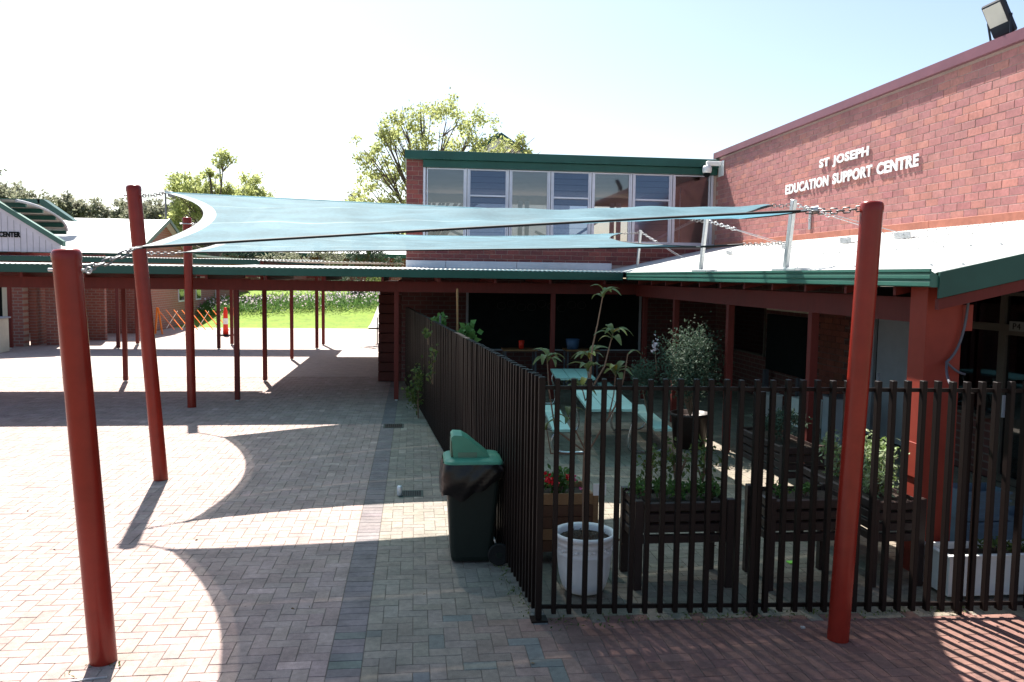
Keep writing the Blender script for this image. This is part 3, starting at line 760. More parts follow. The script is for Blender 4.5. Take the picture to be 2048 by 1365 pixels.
bx('fascia', GREEN_STEEL, wk, (-15.04, 17.1, 2.66), (-15.0, 21.3, 2.83))
x = -14.6
while x < 5.0:
    bx('rafter', RED_WOOD, wk, (x, 17.16, 2.56), (x + .05, 20.9, 2.695)); x += 1.16
def post(parent, x, y, h, w=.1, m=RED_WOOD): 
    p = bx('post', m, parent, (x - w / 2, y - w / 2, .03), (x + w / 2, y + w / 2, h), .006)
    bx('post_foot', GALV, p, (x - .03, y - .03, 0), (x + .03, y + .03, .03))
for x in (-10.3, -7.0, -3.69, -.38, 2.99, 5.05): post(wk, x, 17.80 if x < 0 else 17.755, 2.335)
for x in (-13.6, -10.3, -7.01, -3.69): post(wk, x, 21.05, 2.335)
lk = thing('covered_walkway', 'link roof running away from the long walkway beside the maroon boards', 'walkway roof', (-2, 25.5, 0))
lv2 = corrugated(-3.85, -.35, 21.0, 3.0, 29.6, 3.06); lv2.build('roof_sheet', ROOF, lk)
bx('gutter', GREEN_STEEL, lk, (-3.95, 21.35, 2.8), (-3.86, 29.6, 2.94)); bx('beam', RED_WOOD, lk, (-3.84, 21.35, 2.5), (-3.76, 29.6, 2.99))
post(lk, -3.8, 26.36, 2.5)
w2 = thing('covered_walkway', 'far covered walkway with green fascia along the edge of the lawn', 'walkway roof', (-10, 31, 0))
corrugated(-20, -3.2, 29.75, 3.16, 32.2, 3.2).build('roof_sheet', ROOF, w2)
bx('gutter', GREEN_STEEL, w2, (-20, 29.66, 2.98), (-3.15, 29.74, 3.15)); bx('beam', RED_WOOD, w2, (-20, 29.95, 2.55), (-3.3, 30.03, 2.8)); bx('beam', RED_WOOD, w2, (-20, 31.75, 2.55), (-3.3, 31.82, 2.8))
bx('ceiling', RED_WOOD, w2, (-19.9, 29.8, 3.06), (-3.25, 32.1, 3.08))
for x in (-17.1, -13.7, -10.2, -6.83, -3.48): post(w2, x, 29.98 if x != -3.48 else 30.25, 2.55, .11); post(w2, x + .06, 31.8, 2.55, .11)
for x in (-10.75,): post(w2, x, 31.55, 2.55, .09)

# ------------------------------------------------------------------ buildings beyond, on the left
BRL = brick_tex('left_brickwork', (.26, .085, .06), (.22, .07, .055), (.25, .2, .17), .298, .108, (0, 2))
BRLY = brick_tex('left_brickwork_side', (.28, .095, .065), (.24, .08, .06), (.25, .2, .17), .298, .108, (1, 2))
b1 = thing('hall_building', 'hall with a pale lettered gable and curved entrance canopy at the far left', 'building', (-16, 33, 0))
MB().prism([(-21, 3.3), (-12.02, 3.3), (-12.05, 3.58), (-16.5, 6.45), (-21, 6.4)], 1, 30.0, 30.12).build('gable_wall', LILAC, b1)
MB().prism([(-16.6, 6.5), (-16.6, 6.68), (-11.9, 3.68), (-11.9, 3.5)], 1, 29.9, 30.15).build('barge_board', mat('pale_green_trim', (.06, .14, .115), .5, .06, 8), b1)
grv = MB()
for k in range(44): grv.box((-20.9 + k * .2, 29.99, 3.31), (-20.885 + k * .2, 29.998, 6.4 if -20.9 + k * .2 < -16.6 else 6.4 - (-20.9 + k * .2 + 16.6) * .643 - .05))
gp = grv.build('cladding_joint', PANEL_GREY, b1); gp['kind'] = 'stuff'
letters(b1, 'CT CENTER', DARKBOARD, .19, 1.0, lambda a, b, c: (-14.28 + a, 29.985 - c, 3.78 + b), .02, .05)
bx('wall', BRL, b1, (-30, 31.0, 0), (-14.8, 31.2, 3.3)); bx('wall', BRL, b1, (-13.4, 33.6, 0), (-11.9, 33.8, 3.3)); bx('side_wall', BRLY, b1, (-13.6, 31.2, 0), (-13.4, 33.6, 3.3))
bx('pier', BRL, b1, (-14.0, 30.6, 0), (-13.55, 31.0, 3.3)); bx('pier', BRL, b1, (-13.1, 31.3, 0), (-12.7, 31.7, 3.2))
bx('lintel', RED_WOOD, b1, (-15.2, 30.55, 3.0), (-12.2, 30.75, 3.28))
dr = bx('door', DARKBOARD, b1, (-14.8, 30.9, 0), (-14.35, 30.98, 2.4)); bx('door_frame', CREAM, b1, (-14.34, 30.85, 0), (-14.02, 30.99, 2.5))
# curved canopy: sheet bending down to the back on green ribs
vv, vf = [], []
def can(t): return 30.25 + 4.1 * math.sin(t * PI / 2), 4.22 + .82 * math.cos(t * PI / 2)
for i in range(13):
    yy, z = can(i / 12); vv += [(-22, yy, z + .03), (-13.5, yy, z + .03)]
for i in range(12): vf.append((2 * i, 2 * i + 1, 2 * i + 3, 2 * i + 2))
MB().add(vv, vf, True).build('canopy_sheet', ROOF, b1)
for t in (.12, .34, .56, .77, .98):
    yy, z = can(t); bx('canopy_rib', GREEN_STEEL, b1, (-22, yy - .06, z - .16), (-13.52, yy + .04, z + .0))
MB().tube([(-13.5, *can(k / 12)) for k in range(13)], .05, 6).build('canopy_edge', PANEL_GREY, b1)
MB().prism([(-26, 4.85), (-14.9, 4.85), (-16.1, 5.62), (-26, 5.62)], 1, 38, 38.15).build('clerestory_wall', CREAM, b1)
bx('clerestory_window', LOUVRE, b1, (-22, 37.95, 4.95), (-16.9, 37.98, 5.4))
bx('fascia', GREEN_STEEL, b1, (-26, 37.7, 5.5), (-15.9, 38.2, 5.7)); MB().prism([(-16.0, 5.7), (-15.75, 5.7), (-14.5, 4.8), (-14.8, 4.8), (-15.95, 5.5)], 1, 37.7, 38.2).build('barge_board', GREEN_STEEL, b1)
b2 = thing('classroom_building', 'brick classroom with a white gable roof behind the far walkway', 'building', (-18, 42, 0))
bx('wall', BRL, b2, (-28, 37.4, 0), (-11.6, 37.6, 3.6)); bx('side_wall', BRLY, b2, (-11.8, 37.6, 0), (-11.6, 60, 3.55))
MB().prism([(36.6, 3.55), (44.4, 3.55), (40.2, 5.0)], 0, -11.78, -11.62).build('gable_wall', BRLY, b2)
MB().add([(-28, 35.6, 3.42), (-11.3, 35.6, 3.42), (-11.3, 40.2, 5.08), (-28, 40.2, 5.08)], [(0, 1, 2, 3)]).build('roof', ROOF, b2)
MB().add([(-28, 40.2, 5.08), (-11.3, 40.2, 5.08), (-11.3, 44.8, 3.42), (-28, 44.8, 3.42)], [(0, 1, 2, 3)]).build('roof', ROOF, b2)
for s in (-1, 1): MB().beam((-11.28, 40.2, 5.06), (-11.28, 40.2 + s * 4.6, 3.4), .05, .18).build('barge_board', GREEN_STEEL, b2)
bx('gutter', GREEN_STEEL, b2, (-28, 35.5, 3.26), (-11.3, 35.6, 3.42))
bx('roof', ROOF, b2, (-15, 44.8, 3.5), (-11.3, 60, 3.6))
for yv in (42.5, 45.8, 50.2):
    w_ = bx('window', ALU, b2, (-11.6, yv, 1.2), (-11.56, yv + 1.0, 2.7)); bx('pane', DARKGLASS, w_, (-11.558, yv + .08, 1.28), (-11.55, yv + .92, 2.62))
w_ = bx('window', ALU, b2, (-15.2, 37.34, 1.2), (-14.2, 37.39, 2.7)); bx('pane', DARKGLASS, w_, (-15.1, 37.32, 1.28), (-14.3, 37.335, 2.62))
b3 = thing('brick_annexe', 'low brick annexe with a pale roof and green fascia beyond the lawn', 'building', (-3, 68, 0))
bx('wall', BRL, b3, (-16, 66, 0), (4, 66.3, 4.1)); bx('fascia', GREEN_STEEL, b3, (-16.5, 64.4, 3.95), (4.5, 64.6, 4.25))
MB().add([(-16.5, 64.5, 4.25), (4.5, 64.5, 4.25), (4.5, 70, 4.75), (-16.5, 70, 4.75)], [(0, 1, 2, 3)]).build('roof', ROOF, b3)
for x in (-9, -5.5, -2): bx('post', RED_WOOD, b3, (x, 64.6, 0), (x + .2, 64.8, 3.95))
b4 = thing('gabled_house', 'pale gabled house roof showing behind the lime green tree', 'house', (4.6, 53, 0))
MB().prism([(.6, 8.2), (9.4, 8.2), (5.0, 11.05)], 1, 50, 50.2).build('gable_wall', WHITE, b4)
for s in (-1, 1): MB().beam((5.0, 49.9, 11.12), (5.0 + s * 4.6, 49.9, 8.15), .3, .16, (0, 1, 0)).build('barge_board', GREEN_STEEL, b4)
MB().add([(5, 49.8, 11.2), (5, 58, 11.2), (.3, 58, 8.15), (.3, 49.8, 8.15)], [(0, 1, 2, 3)]).add([(5, 49.8, 11.2), (5, 58, 11.2), (9.7, 58, 8.15), (9.7, 49.8, 8.15)], [(0, 1, 2, 3)]).build('roof', ROOF, b4)
bx('wall', WHITE, b4, (.6, 50.3, 0), (9.4, 58, 8.1))

# ------------------------------------------------------------------ sail posts
def sail_post(label, base, top, d, bolts):
    t = thing('sail_post', label, 'post', base, 'red steel posts of the shade sails')
    B, T = Vector(base), Vector(top); ax = (T - B).normalized()
    MB().tube([B + ax * 0.0, B + (T - B) * .5, T - ax * .045], d / 2, 28).build('pole', RED_GLOSS, t)
    ca = MB(); pts = [T - ax * .075, T - ax * .03, T - ax * .014, T - ax * .004, T]; ca.tube(pts, [d / 2 + .004, d / 2 + .004, d / 2 * .97, d / 2 * .85, d / 2 * .5], 28); ca.build('cap', RED_GLOSS, t)
    for q in bolts:
        q = Vector(q); MB().tube([q - Vector((.035 + d / 2, 0, 0)), q + Vector((.02 + d / 2, 0, 0))], .011, 8).build('eye_bolt', GALV, t)
        ring = [q + Vector((.04 + d / 2, 0, 0)) + Vector((.02 * math.cos(a), 0, .02 * math.sin(a))) for a in [2 * PI * i / 10 for i in range(10)]]
        MB().tube(ring, .006, 6, False, True).build('eye_bolt', GALV, t)
    return t
A_T, B_T, C_T, D_T = (-2.29, 5.8, 2.84), (-3.57, 11.16, 3.79), (-4.47, 17.1, 3.77), (3.30, 5.72, 3.28)
sail_post('nearest left red steel post, short and leaning, in front of the paving', (-2.13, 5.83, 0), A_T, .178, [(-2.29 + .01, 5.8, 2.70)])
sail_post('tall leaning red post between two sail shadows on the sunlit paving', (-3.26, 11.02, 0), B_T, .178, [(-3.56, 11.15, 3.66), (-3.48, 11.12, 2.93)])
sail_post('farthest red sail post standing right against the walkway gutter', (-4.41, 17.0, 0), C_T, .17, [(-4.46, 17.0, 3.64)])
sail_post('red steel post in front of the black fence on the right', (3.19, 5.72, 0), D_T, .158, [])

# ------------------------------------------------------------------ shade sails
def chain(mb, p0, p1, sag=.02, link_=.055, r=.006):
    p0, p1 = Vector(p0), Vector(p1); L = (p1 - p0).length; n = max(2, int(L / (link_ * .78)))
    for i in range(n):
        t0, t1 = i / n, (i + 1) / n
        a = p0.lerp(p1, t0) - Vector((0, 0, sag * 4 * t0 * (1 - t0))); b = p0.lerp(p1, t1) - Vector((0, 0, sag * 4 * t1 * (1 - t1)))
        d = (b - a).normalized(); s = d.cross(Vector((0, 0, 1))).normalized(); up = s.cross(d)
        w = (s if i % 2 else up) * (.019 if link_ < .1 else .03); c = (a + b) / 2; h = d * link_ / 2
        pts = [c + h + w * .0, c + h * .75 + w, c - h * .75 + w, c - h, c - h * .75 - w, c + h * .75 - w]
        mb.tube(pts, r, 5, False, True)
def edge(a, b, sag):
    a, b, s = Vector(a), Vector(b), Vector(sag)
    return lambda t: a.lerp(b, t) + s * 4 * t * (1 - t)
def multi(e1, e2, k): return lambda t: e1(t / k) if t < k else e2((t - k) / (1 - k))
def coons(top, bot, left, right):
    """top/bot: u 0..1, left/right: v 0 (top) .. 1 (bottom)"""
    c00, c10, c01, c11 = top(0), top(1), bot(0), bot(1)
    def S(u_, v_):
        return (top(u_) * (1 - v_) + bot(u_) * v_ + left(v_) * (1 - u_) + right(v_) * u_
                - (c00 * (1 - u_) * (1 - v_) + c10 * u_ * (1 - v_) + c01 * (1 - u_) * v_ + c11 * u_ * v_))
    return S
def sail(label, S, root, seams, right_kink=None):
    t = thing('shade_sail', label, 'shade sail', root, 'teal shade sails over the courtyard')
    nu, nv = 60, 40; v, f = [], []
    def inner(k):
        e0 = S(0, k); d = S(.05, k) - e0; return e0 + d * min(1, .12 / max(d.length, .001))
    cuts = [0.] + [q for c in seams for q in (c - .007, c + .007)] + [1.]
    v = []
    def pt(i, k):
        q = S(i / nu, k) if i > 3 else inner(k).lerp(S(4 / nu, k), i / 4)
        e = 4 * k * (1 - k) * min(1, i / 6)
        return q + Vector((0, 0, e * (.010 * math.sin(.37 * i + 9 * k) + .006 * math.sin(.9 * i - 17 * k) + .005 * math.sin(31 * k + .1 * i))))
    for c in range(0, len(cuts), 2):
        k0, k1 = cuts[c], cuts[c + 1]; m = max(4, int(nv * (k1 - k0))); base = len(v)
        for j in range(m + 1): v += [pt(i, k0 + (k1 - k0) * j / m) for i in range(nu + 1)]
        for j in range(m):
            for i in range(nu): f.append((base + j * (nu + 1) + i, base + j * (nu + 1) + i + 1, base + (j + 1) * (nu + 1) + i + 1, base + (j + 1) * (nu + 1) + i))
    MB().add(v, f, True).build('cloth', SAIL, t)
    for c in seams:
        a = [pt(i, c - .007) for i in range(nu + 1)]; b = [pt(i, c + .007) for i in range(nu + 1)]
        MB().add(a + b, [(i, i + 1, nu + 2 + i, nu + 1 + i) for i in range(nu)], True).build('seam', SAIL_SEAM, t)
    a = [S(0, j / 40) for j in range(41)]; b = [inner(j / 40) for j in range(41)]
    MB().add(a + b, [(j, j + 1, 42 + j, 41 + j) for j in range(40)], True).build('hem', SAIL_HEM, t)
    for (ua, va, ub, vb) in ((0, 0, .02, .03), (0, 1, .02, .97), (1, 0, .98, .03), (1, 1, .98, .97)):
        c0 = S(ua, va); d0 = (S(ub, vb) - c0).normalized()
        MB().beam(c0 - d0 * .03, c0 + d0 * .13, .07, .008).build('corner_plate', GALV, t)
    for e in (lambda k: S(k, 0), lambda k: S(k, 1), lambda k: S(1, k)):
        MB().tube([e(i / 40) for i in range(41)], .011, 5, False).build('edge_cable', WEB if e(.5) != S(.5, 0) else SAIL_SEAM, t)
    return t
P1, P2, P3, P5, P4 = (-3.13, 10.98, 3.69), (-1.93, 6.05, 2.86), (4.3, 12.83, 3.66), (4.35, 9.78, 3.61), (2.91, 5.95, 3.22)
S1 = coons(edge(P1, P3, (0, -.52, -.05)), edge(P2, P4, (0, .42, .03)), edge(P1, P2, (.46, 0, 0)),
           multi(edge(P3, P5, (-.3, 0, -.06)), edge(P5, P4, (-.44, .1, -.1)), .45))
s1 = sail('near teal shade sail, highest and widest, slung from the leaning posts', S1, (.5, 9, 3.3), (.34, .68))
Q1, Q2, Q3, Q4 = (-3.86, 16.57, 3.6), (-3.05, 11.35, 2.95), (4.89, 19.3, 3.75), (3.9, 11.07, 3.14)
S2 = coons(edge(Q1, Q3, (0, .75, -.1)), edge(Q2, Q4, (0, .85, .02)), edge(Q1, Q2, (.48, 0, 0)), edge(Q3, Q4, (-.7, 0, -.05)))
s2 = sail('far teal shade sail, lower behind the near one and nearer the walkway', S2, (.5, 14.5, 3.3), (.45, .8))
BR = [(4.62, 9.94, 2.83, 4.63, 9.8, 3.67), (4.62, 13.05, 2.85, 4.63, 12.87, 3.67), (5.32, 19.5, 2.93, 5.36, 19.4, 3.82)]
for own, parent, a, b, big in (('A', s1, (-2.17, 5.81, 2.71), P2, 1), ('B', s1, (-3.45, 11.14, 3.66), P1, 0), ('B2', s2, (-3.38, 11.12, 2.93), Q2, 0), ('C', s2, (-4.35, 17.0, 3.64), Q1, 0),
                               ('b3', s1, (4.58, 9.8, 3.62), P5, 0), ('b2', s1, (4.58, 12.87, 3.62), P3, 0), ('b1', s2, (5.32, 19.4, 3.78), Q3, 0), ('D', s1, (3.24, 5.74, 3.23), P4, 0)):
    mb = MB(); chain(mb, a, b, .012, .075 if big else .055, .0075 if big else .006); mb.build('chain', CHAIN, parent)
MB().tube([Q4, Vector(Q4).lerp(Vector((4.58, 10.0, 3.17)), .55)], .014, 6).build('strap', WEB, s2)
mb = MB(); chain(mb, Vector(Q4).lerp(Vector((4.58, 10.0, 3.17)), .55), (4.60, 9.95, 3.17), .01); mb.build('chain', CHAIN, s2)
MB().tube([(2.95, 5.95, 3.22), (3.0, 5.93, 3.23)], .03, 8).build('shackle', GALV, s1)
for k, (x0_, y0_, z0_, x1_, y1_, z1_) in enumerate(BR):
    t = thing('sail_bracket', ['nearest and longest galvanised sail bracket on the verandah gutter line', 'middle galvanised sail bracket on the verandah roof edge', 'farthest galvanised sail bracket, on the walkway roof by the corner'][k],
              'bracket', (x0_, y0_, z0_), 'galvanised sail brackets on the roof edge')
    MB().beam((x0_, y0_, z0_ - .03), (x1_, y1_, z1_ + .02), .09, .05, (1, 0, 0), .006).build('upright', GALV, t)
    bx('base_plate', GALV, t, (x0_ - .04, y0_ - .35, roof_z(x0_) + .012 if k < 2 else z0_ - .02), (x0_ + .16, y0_ + .32, roof_z(x0_) + .05 if k < 2 else z0_ + .02), .004)
    m2 = MB()
    for q in ((x0_ + 1.3, y0_ - 1.1), (x0_ + 1.5, y0_ - .3)):
        e_ = Vector((q[0], q[1], roof_z(q[0]) + .06)) if k < 2 else Vector((q[0] - .2, q[1], 3.0))
        s_ = Vector((x1_ + .04, y1_, z1_ - .05)); md = s_.lerp(e_, .28); chain(m2, s_, md, .0, .06); m2.tube([md, e_], .005, 5)
    m2.build('stay', GALV, t)

# ------------------------------------------------------------------ black slat fences
def slat_bar_mesh(h):
    mb = MB().box((-.018, -.03, 0), (.018, .03, h), None, .003)
    return mb
def fence(label, p0, p1, spacing, h, zb, post_every, nm='slat_fence', flip=1):
    t = thing(nm, label, 'fence', (*p0, 0)); P0, P1_ = Vector((*p0, 0)), Vector((*p1, 0)); d = (P1_ - P0); L = d.length; d.normalize()
    ang = math.atan2(d.y, d.x); n = int(L / spacing)
    proto = None
    for i in range(1, n + 1):
        q = P0 + d * i * spacing
        if proto is None:
            proto = slat_bar_mesh(h - zb).build('slat', BLACK_STEEL, t, (0, 0, 0)); WORLD0[proto.name] = np.zeros(3)
            proto.location = tuple(np.array((q.x, q.y, zb)) - WORLD0[t.name]); proto.rotation_euler = (0, 0, ang)
        else: copy_part(proto, t, (q.x, q.y, zb + random.uniform(-.004, .004)), (random.uniform(-.003, .003), random.uniform(-.003, .003), ang))
    nrm = Vector((-d.y, d.x, 0)) * flip
    for z in (h - .075, .10):
        a = P0 + nrm * .018; b = P1_ + nrm * .018
        MB().beam((a.x, a.y, z), (b.x, b.y, z), .022, .03).build('rail', BLACK_STEEL, t)
    for i in range(post_every, n, post_every):
        q = P0 + d * (i + .5) * spacing + nrm * .05
        MB().box((q.x - .02, q.y - .02, 0), (q.x + .02, q.y + .02, h - .1)).build('post', BLACK_STEEL, t)
    return t
f1 = fence('black slat fence running across the front of the planted yard', (.98, 6.26), (7.4, 5.845), .121, 1.92, .055, 14)
f2 = fence('black slat fence running back beside the green wheelie bin', (.98, 6.26), (-.19, 20.3), .118, 1.93, .05, 18, flip=-1)
cpst = bx('corner_post', BLACK_STEEL, f1, (.955, 6.235, 0), (1.005, 6.285, 1.93), .003)
bx('foot_plate', BLACK_STEEL, f1, (.92, 6.2, 0), (1.05, 6.32, .012))

# ------------------------------------------------------------------ wheelie bin by the fence
def rbox(mb, sections, nc=5, rad=.05):
    """stack of rounded rectangles: (cx, cy, z, half x, half y)"""
    rings = []
    for cx_, cy_, z, hx, hy in sections:
        ring = []
        r = min(rad, hx * .9, hy * .9)
        for q, (sx, sy) in enumerate(((1, 1), (-1, 1), (-1, -1), (1, -1))):
            for k in range(nc):
                a = (q + k / (nc - 1)) * PI / 2
                ring.append((cx_ + sx * (hx - r) + r * math.cos(a), cy_ + sy * (hy - r) + r * math.sin(a), z))
        rings.append(ring)
    n = len(rings[0]); v = [p for r in rings for p in r]; f = []
    for i in range(len(rings) - 1):
        for j in range(n): f.append((i * n + j, i * n + (j + 1) % n, (i + 1) * n + (j + 1) % n, (i + 1) * n + j))
    f.append(tuple(range(n))[::-1]); f.append(tuple(range(n * (len(rings) - 1), n * len(rings))))
    return mb.add(v, f)
def wheelie(name, label, c, lidm, bodym, s=1., hood=True, bag=True, wheel_side=1, group=None):
    t = thing(name, label, 'bin', (c[0], c[1], 0), group); X, Y = c; k = wheel_side
    rbox(MB(), [(X - .01 * k, Y, .02, .185 * s, .19 * s), (X - .01 * k, Y, .06, .195 * s, .2 * s), (X, Y, .82 * s, .25 * s, .235 * s), (X, Y, .9 * s, .255 * s, .24 * s), (X, Y, .905 * s, .275 * s, .26 * s), (X, Y, .93 * s, .275 * s, .26 * s)]).build('body', bodym, t)
    lid = rbox(MB(), [(X, Y, .935 * s, .268 * s, .256 * s), (X, Y, .945 * s, .276 * s, .263 * s), (X, Y, .962 * s, .276 * s, .262 * s), (X, Y, .978 * s, .268 * s, .254 * s), (X, Y, .99 * s, .25 * s, .236 * s), (X, Y, .997 * s, .225 * s, .212 * s), (X, Y, 1.0 * s, .19 * s, .18 * s)], nc=8, rad=.08).build('lid', lidm, t)
    if hood:
        h = MB(); x0_ = X - .205; pr = [(x0_ + .02, .985), (x0_, 1.19), (x0_ + .02, 1.21), (x0_ + .1, 1.205), (x0_ + .16, 1.17), (x0_ + .33, 1.03), (x0_ + .37, .99)]
        h.prism(pr, 1, Y - .15, Y + .15); ho = h.build('hood', lidm, lid)
        bx('flap', mat('dull_green_flap', (.10, .15, .10), .5, .1, 10), lid, (x0_ - .004, Y - .12, 1.0), (x0_ + .012, Y + .12, 1.15))
        bx('plate', mat('hood_panel', (.12, .20, .14), .55, .15, 10), lid, (x0_ + .06, Y - .156, 1.0), (x0_ + .24, Y - .1505, 1.05))
    hd = MB()
    hd.tube([(X + .29 * k * s, Y - .2 * s, .93 * s), (X + .37 * k * s, Y - .2 * s, .95 * s), (X + .37 * k * s, Y + .2 * s, .95 * s), (X + .29 * k * s, Y + .2 * s, .93 * s)], .016, 8)
    for q in range(4): hd.box((X + .26 * k, Y - .2 + q * .12, .9 * s), (X + .33 * k, Y - .17 + q * .12, .96 * s))
    hd.build('handle', bodym, t)
    MB().tube([(X + .24 * k * s, Y - .27 * s, .1), (X + .24 * k * s, Y + .27 * s, .1)], .011, 8).build('axle', GALV, t)
    for sy in (-1, 1):
        yy = Y + sy * .27 * s; w = MB()
        for z, r in ((-.022, .075), (-.022, .098), (-.014, .105), (.014, .105), (.022, .098), (.022, .075)): pass
        ring = [(.0, -.02), (.07, -.02), (.098, -.022), (.105, -.012), (.105, .012), (.098, .022), (.07, .02), (0, .02)]
        vs_, fs_ = [], []
        for r, yo in ring:
            for j in range(20): a = 2 * PI * j / 20; vs_.append((X + .24 * k * s + r * math.cos(a), yy + yo, .106 + r * math.sin(a)))
        for i in range(len(ring) - 1):
            for j in range(20): fs_.append((i * 20 + j, i * 20 + (j + 1) % 20, (i + 1) * 20 + (j + 1) % 20, (i + 1) * 20 + j))
        wh = w.add(vs_, fs_).build('wheel', RUBBER, t)
        MB().tube([(X + .24 * k * s, yy - .026, .106), (X + .24 * k * s, yy + .026, .106)], .03, 10).build('hub', bodym, wh)
    if bag:
        b = MB(); n = 64; rows = 9; vs_, fs_ = [], []
        for i in range(rows):
            z = .955 - i * .032
            for j in range(n):
                a = 2 * PI * j / n; ca, sa = math.cos(a), math.sin(a)
                e = (abs(ca) ** 6 + abs(sa) ** 6) ** (-1 / 6)
                low = (.25 - .10 * ca) / .26
                ruf = 1 + (.012 + .012 * i / rows) * math.sin(11 * a + 1.3 * i) + .014 * math.sin(5 * a - .7 * i + 1) + .009 * math.sin(23 * a + 2 * i)
                bul = .012 * math.sin(PI * i / rows) * 2
                zz = .955 - (i * .032) * low * (1 + .16 * math.sin(3 * a + .5) + .08 * math.sin(9 * a))
                vs_.append((X + ca * e * (.283 + bul) * ruf, Y + sa * e * (.268 + bul) * ruf, zz))
        for i in range(rows - 1):
            for j in range(n): fs_.append((i * n + j, i * n + (j + 1) % n, (i + 1) * n + (j + 1) % n, (i + 1) * n + j))
        b.add(vs_, fs_, True).build('bag', BLACK_PLASTIC, t)
    return t
wheelie('wheelie_bin', 'dark green wheelie bin with mint flip lid and black bag beside the fence', (.555, 7.78), GREEN_BIN_LID, BIN_BODY)
wheelie('wheelie_bin', 'small far wheelie bin with a red lid against the left brick wall', (-13.2, 35.9), REDPL, BIN_BODY, 1.1, False, False)

# drains and litter
def drain(label, x, y, w=.3, l=.3):
    t = thing('drain_grate', label, 'drain', (x, y, 0), 'square drain grates in the paving')
    f = MB(); f.box((x - w / 2, y - l / 2, -.02), (x + w / 2, y - l / 2 + .03, .005)); f.box((x - w / 2, y + l / 2 - .03, -.02), (x + w / 2, y + l / 2, .005))
    f.box((x - w / 2, y - l / 2 + .03, -.02), (x - w / 2 + .03, y + l / 2 - .03, .005)); f.box((x + w / 2 - .03, y - l / 2 + .03, -.02), (x + w / 2, y + l / 2 - .03, .005))
    f.build('frame', mat('drain_iron', (.06, .075, .065), .7, .2, 30, .3), t)
    bx('pit_shade', RUBBER, t, (x - w / 2 + .03, y - l / 2 + .03, .0015), (x + w / 2 - .03, y + l / 2 - .03, .0025))  # thin black sheet, stands in for the darkness below the slats
    for k in range(8): xx = x - w / 2 + .045 + k * (w - .08) / 8; bx('slat', GALV if False else BIN_BODY, t, (xx, y - l / 2 + .03, .0026), (xx + .012, y + l / 2 - .03, .0062))
drain('iron drain grate in the shade with a small can beside it', -.03, 10.12)
drain('iron drain grate at the edge of the walkway shadow', -.36, 14.75, .36, .4)
cn = thing('drink_can', 'small pale drink can standing on the near drain grate', 'can', (-.17, 10.05, 0))
MB().lathe([(0, 0), (.03, 0), (.033, .01), (.033, .105), (.026, .12), (0, .12)], (-.17, 10.03, .0065), 14).build('can', mat('can_metal', (.6, .62, .66), .35, .05, 20, metallic=.5), cn)
tag(MB().box((3.56, 7.32, .002), (3.66, 7.39, .012), Matrix.Rotation(.0, 4, 'Z')).build('paper_scrap', LIMEP), 'bright lime scrap of card on the paving under the right planter', 'litter')
stp = tag(MB().beam((-2.3, 5.53, .006), (-2.02, 5.58, .006), .014, .008).build('metal_strip', GALV), 'thin bright metal strip lying on the paving by the nearest post', 'strip')
ut = tag(MB().box((3.0, 5.92, .0), (3.03, 5.945, .012)).build('bottle_cap', GALV), 'small pale bottle cap on the red pavers by the right post', 'litter')

# ------------------------------------------------------------------ white glazed pot with the bare-stemmed tree
pt = thing('plant_pot', 'large white glazed pot with a moulded band behind the fence corner', 'pot', (1.46, 6.82, 0))
PC = (1.46, 6.82, .02)
MB().lathe([(0, 0), (.155, 0), (.17, .012), (.19, .05), (.216, .14), (.229, .24), (.235, .32), (.238, .33), (.238, .345), (.234, .35), (.235, .41), (.24, .415), (.24, .43), (.236, .435),
            (.245, .465), (.268, .475), (.272, .495), (.265, .51), (.245, .51), (.23, .49), (.225, .44)], PC, 40).build('pot_body', WHITE_GLAZE, pt)
mb = MB()
for k in range(40):
    a = 2 * PI * k / 40; c = Vector((PC[0] + .236 * math.cos(a), PC[1] + .236 * math.sin(a), .40 + .012 * math.sin(k * 2.1)))
    rr = .012 + .005 * math.sin(k * 1.7)
    mb.lathe([(0, -rr), (rr * .9, -rr * .4), (rr * .9, rr * .4), (0, rr)], c, 6)
q = mb.build('moulded_band', WHITE_GLAZE, pt); q['kind'] = 'stuff'
MB().lathe([(0, .455), (.12, .46), (.228, .45)], PC, 24).build('soil', SOIL, pt)
chips = np.stack([PC[0] + RNG.normal(size=160) * .1, PC[1] + RNG.normal(size=160) * .1, np.full(160, .48)], 1)
q = leaf_cloud('bark_chip', mat('bark_chips', (.14, .09, .06), .9, .3, 20), chips, .035, pt, 1.5); q['kind'] = 'stuff'

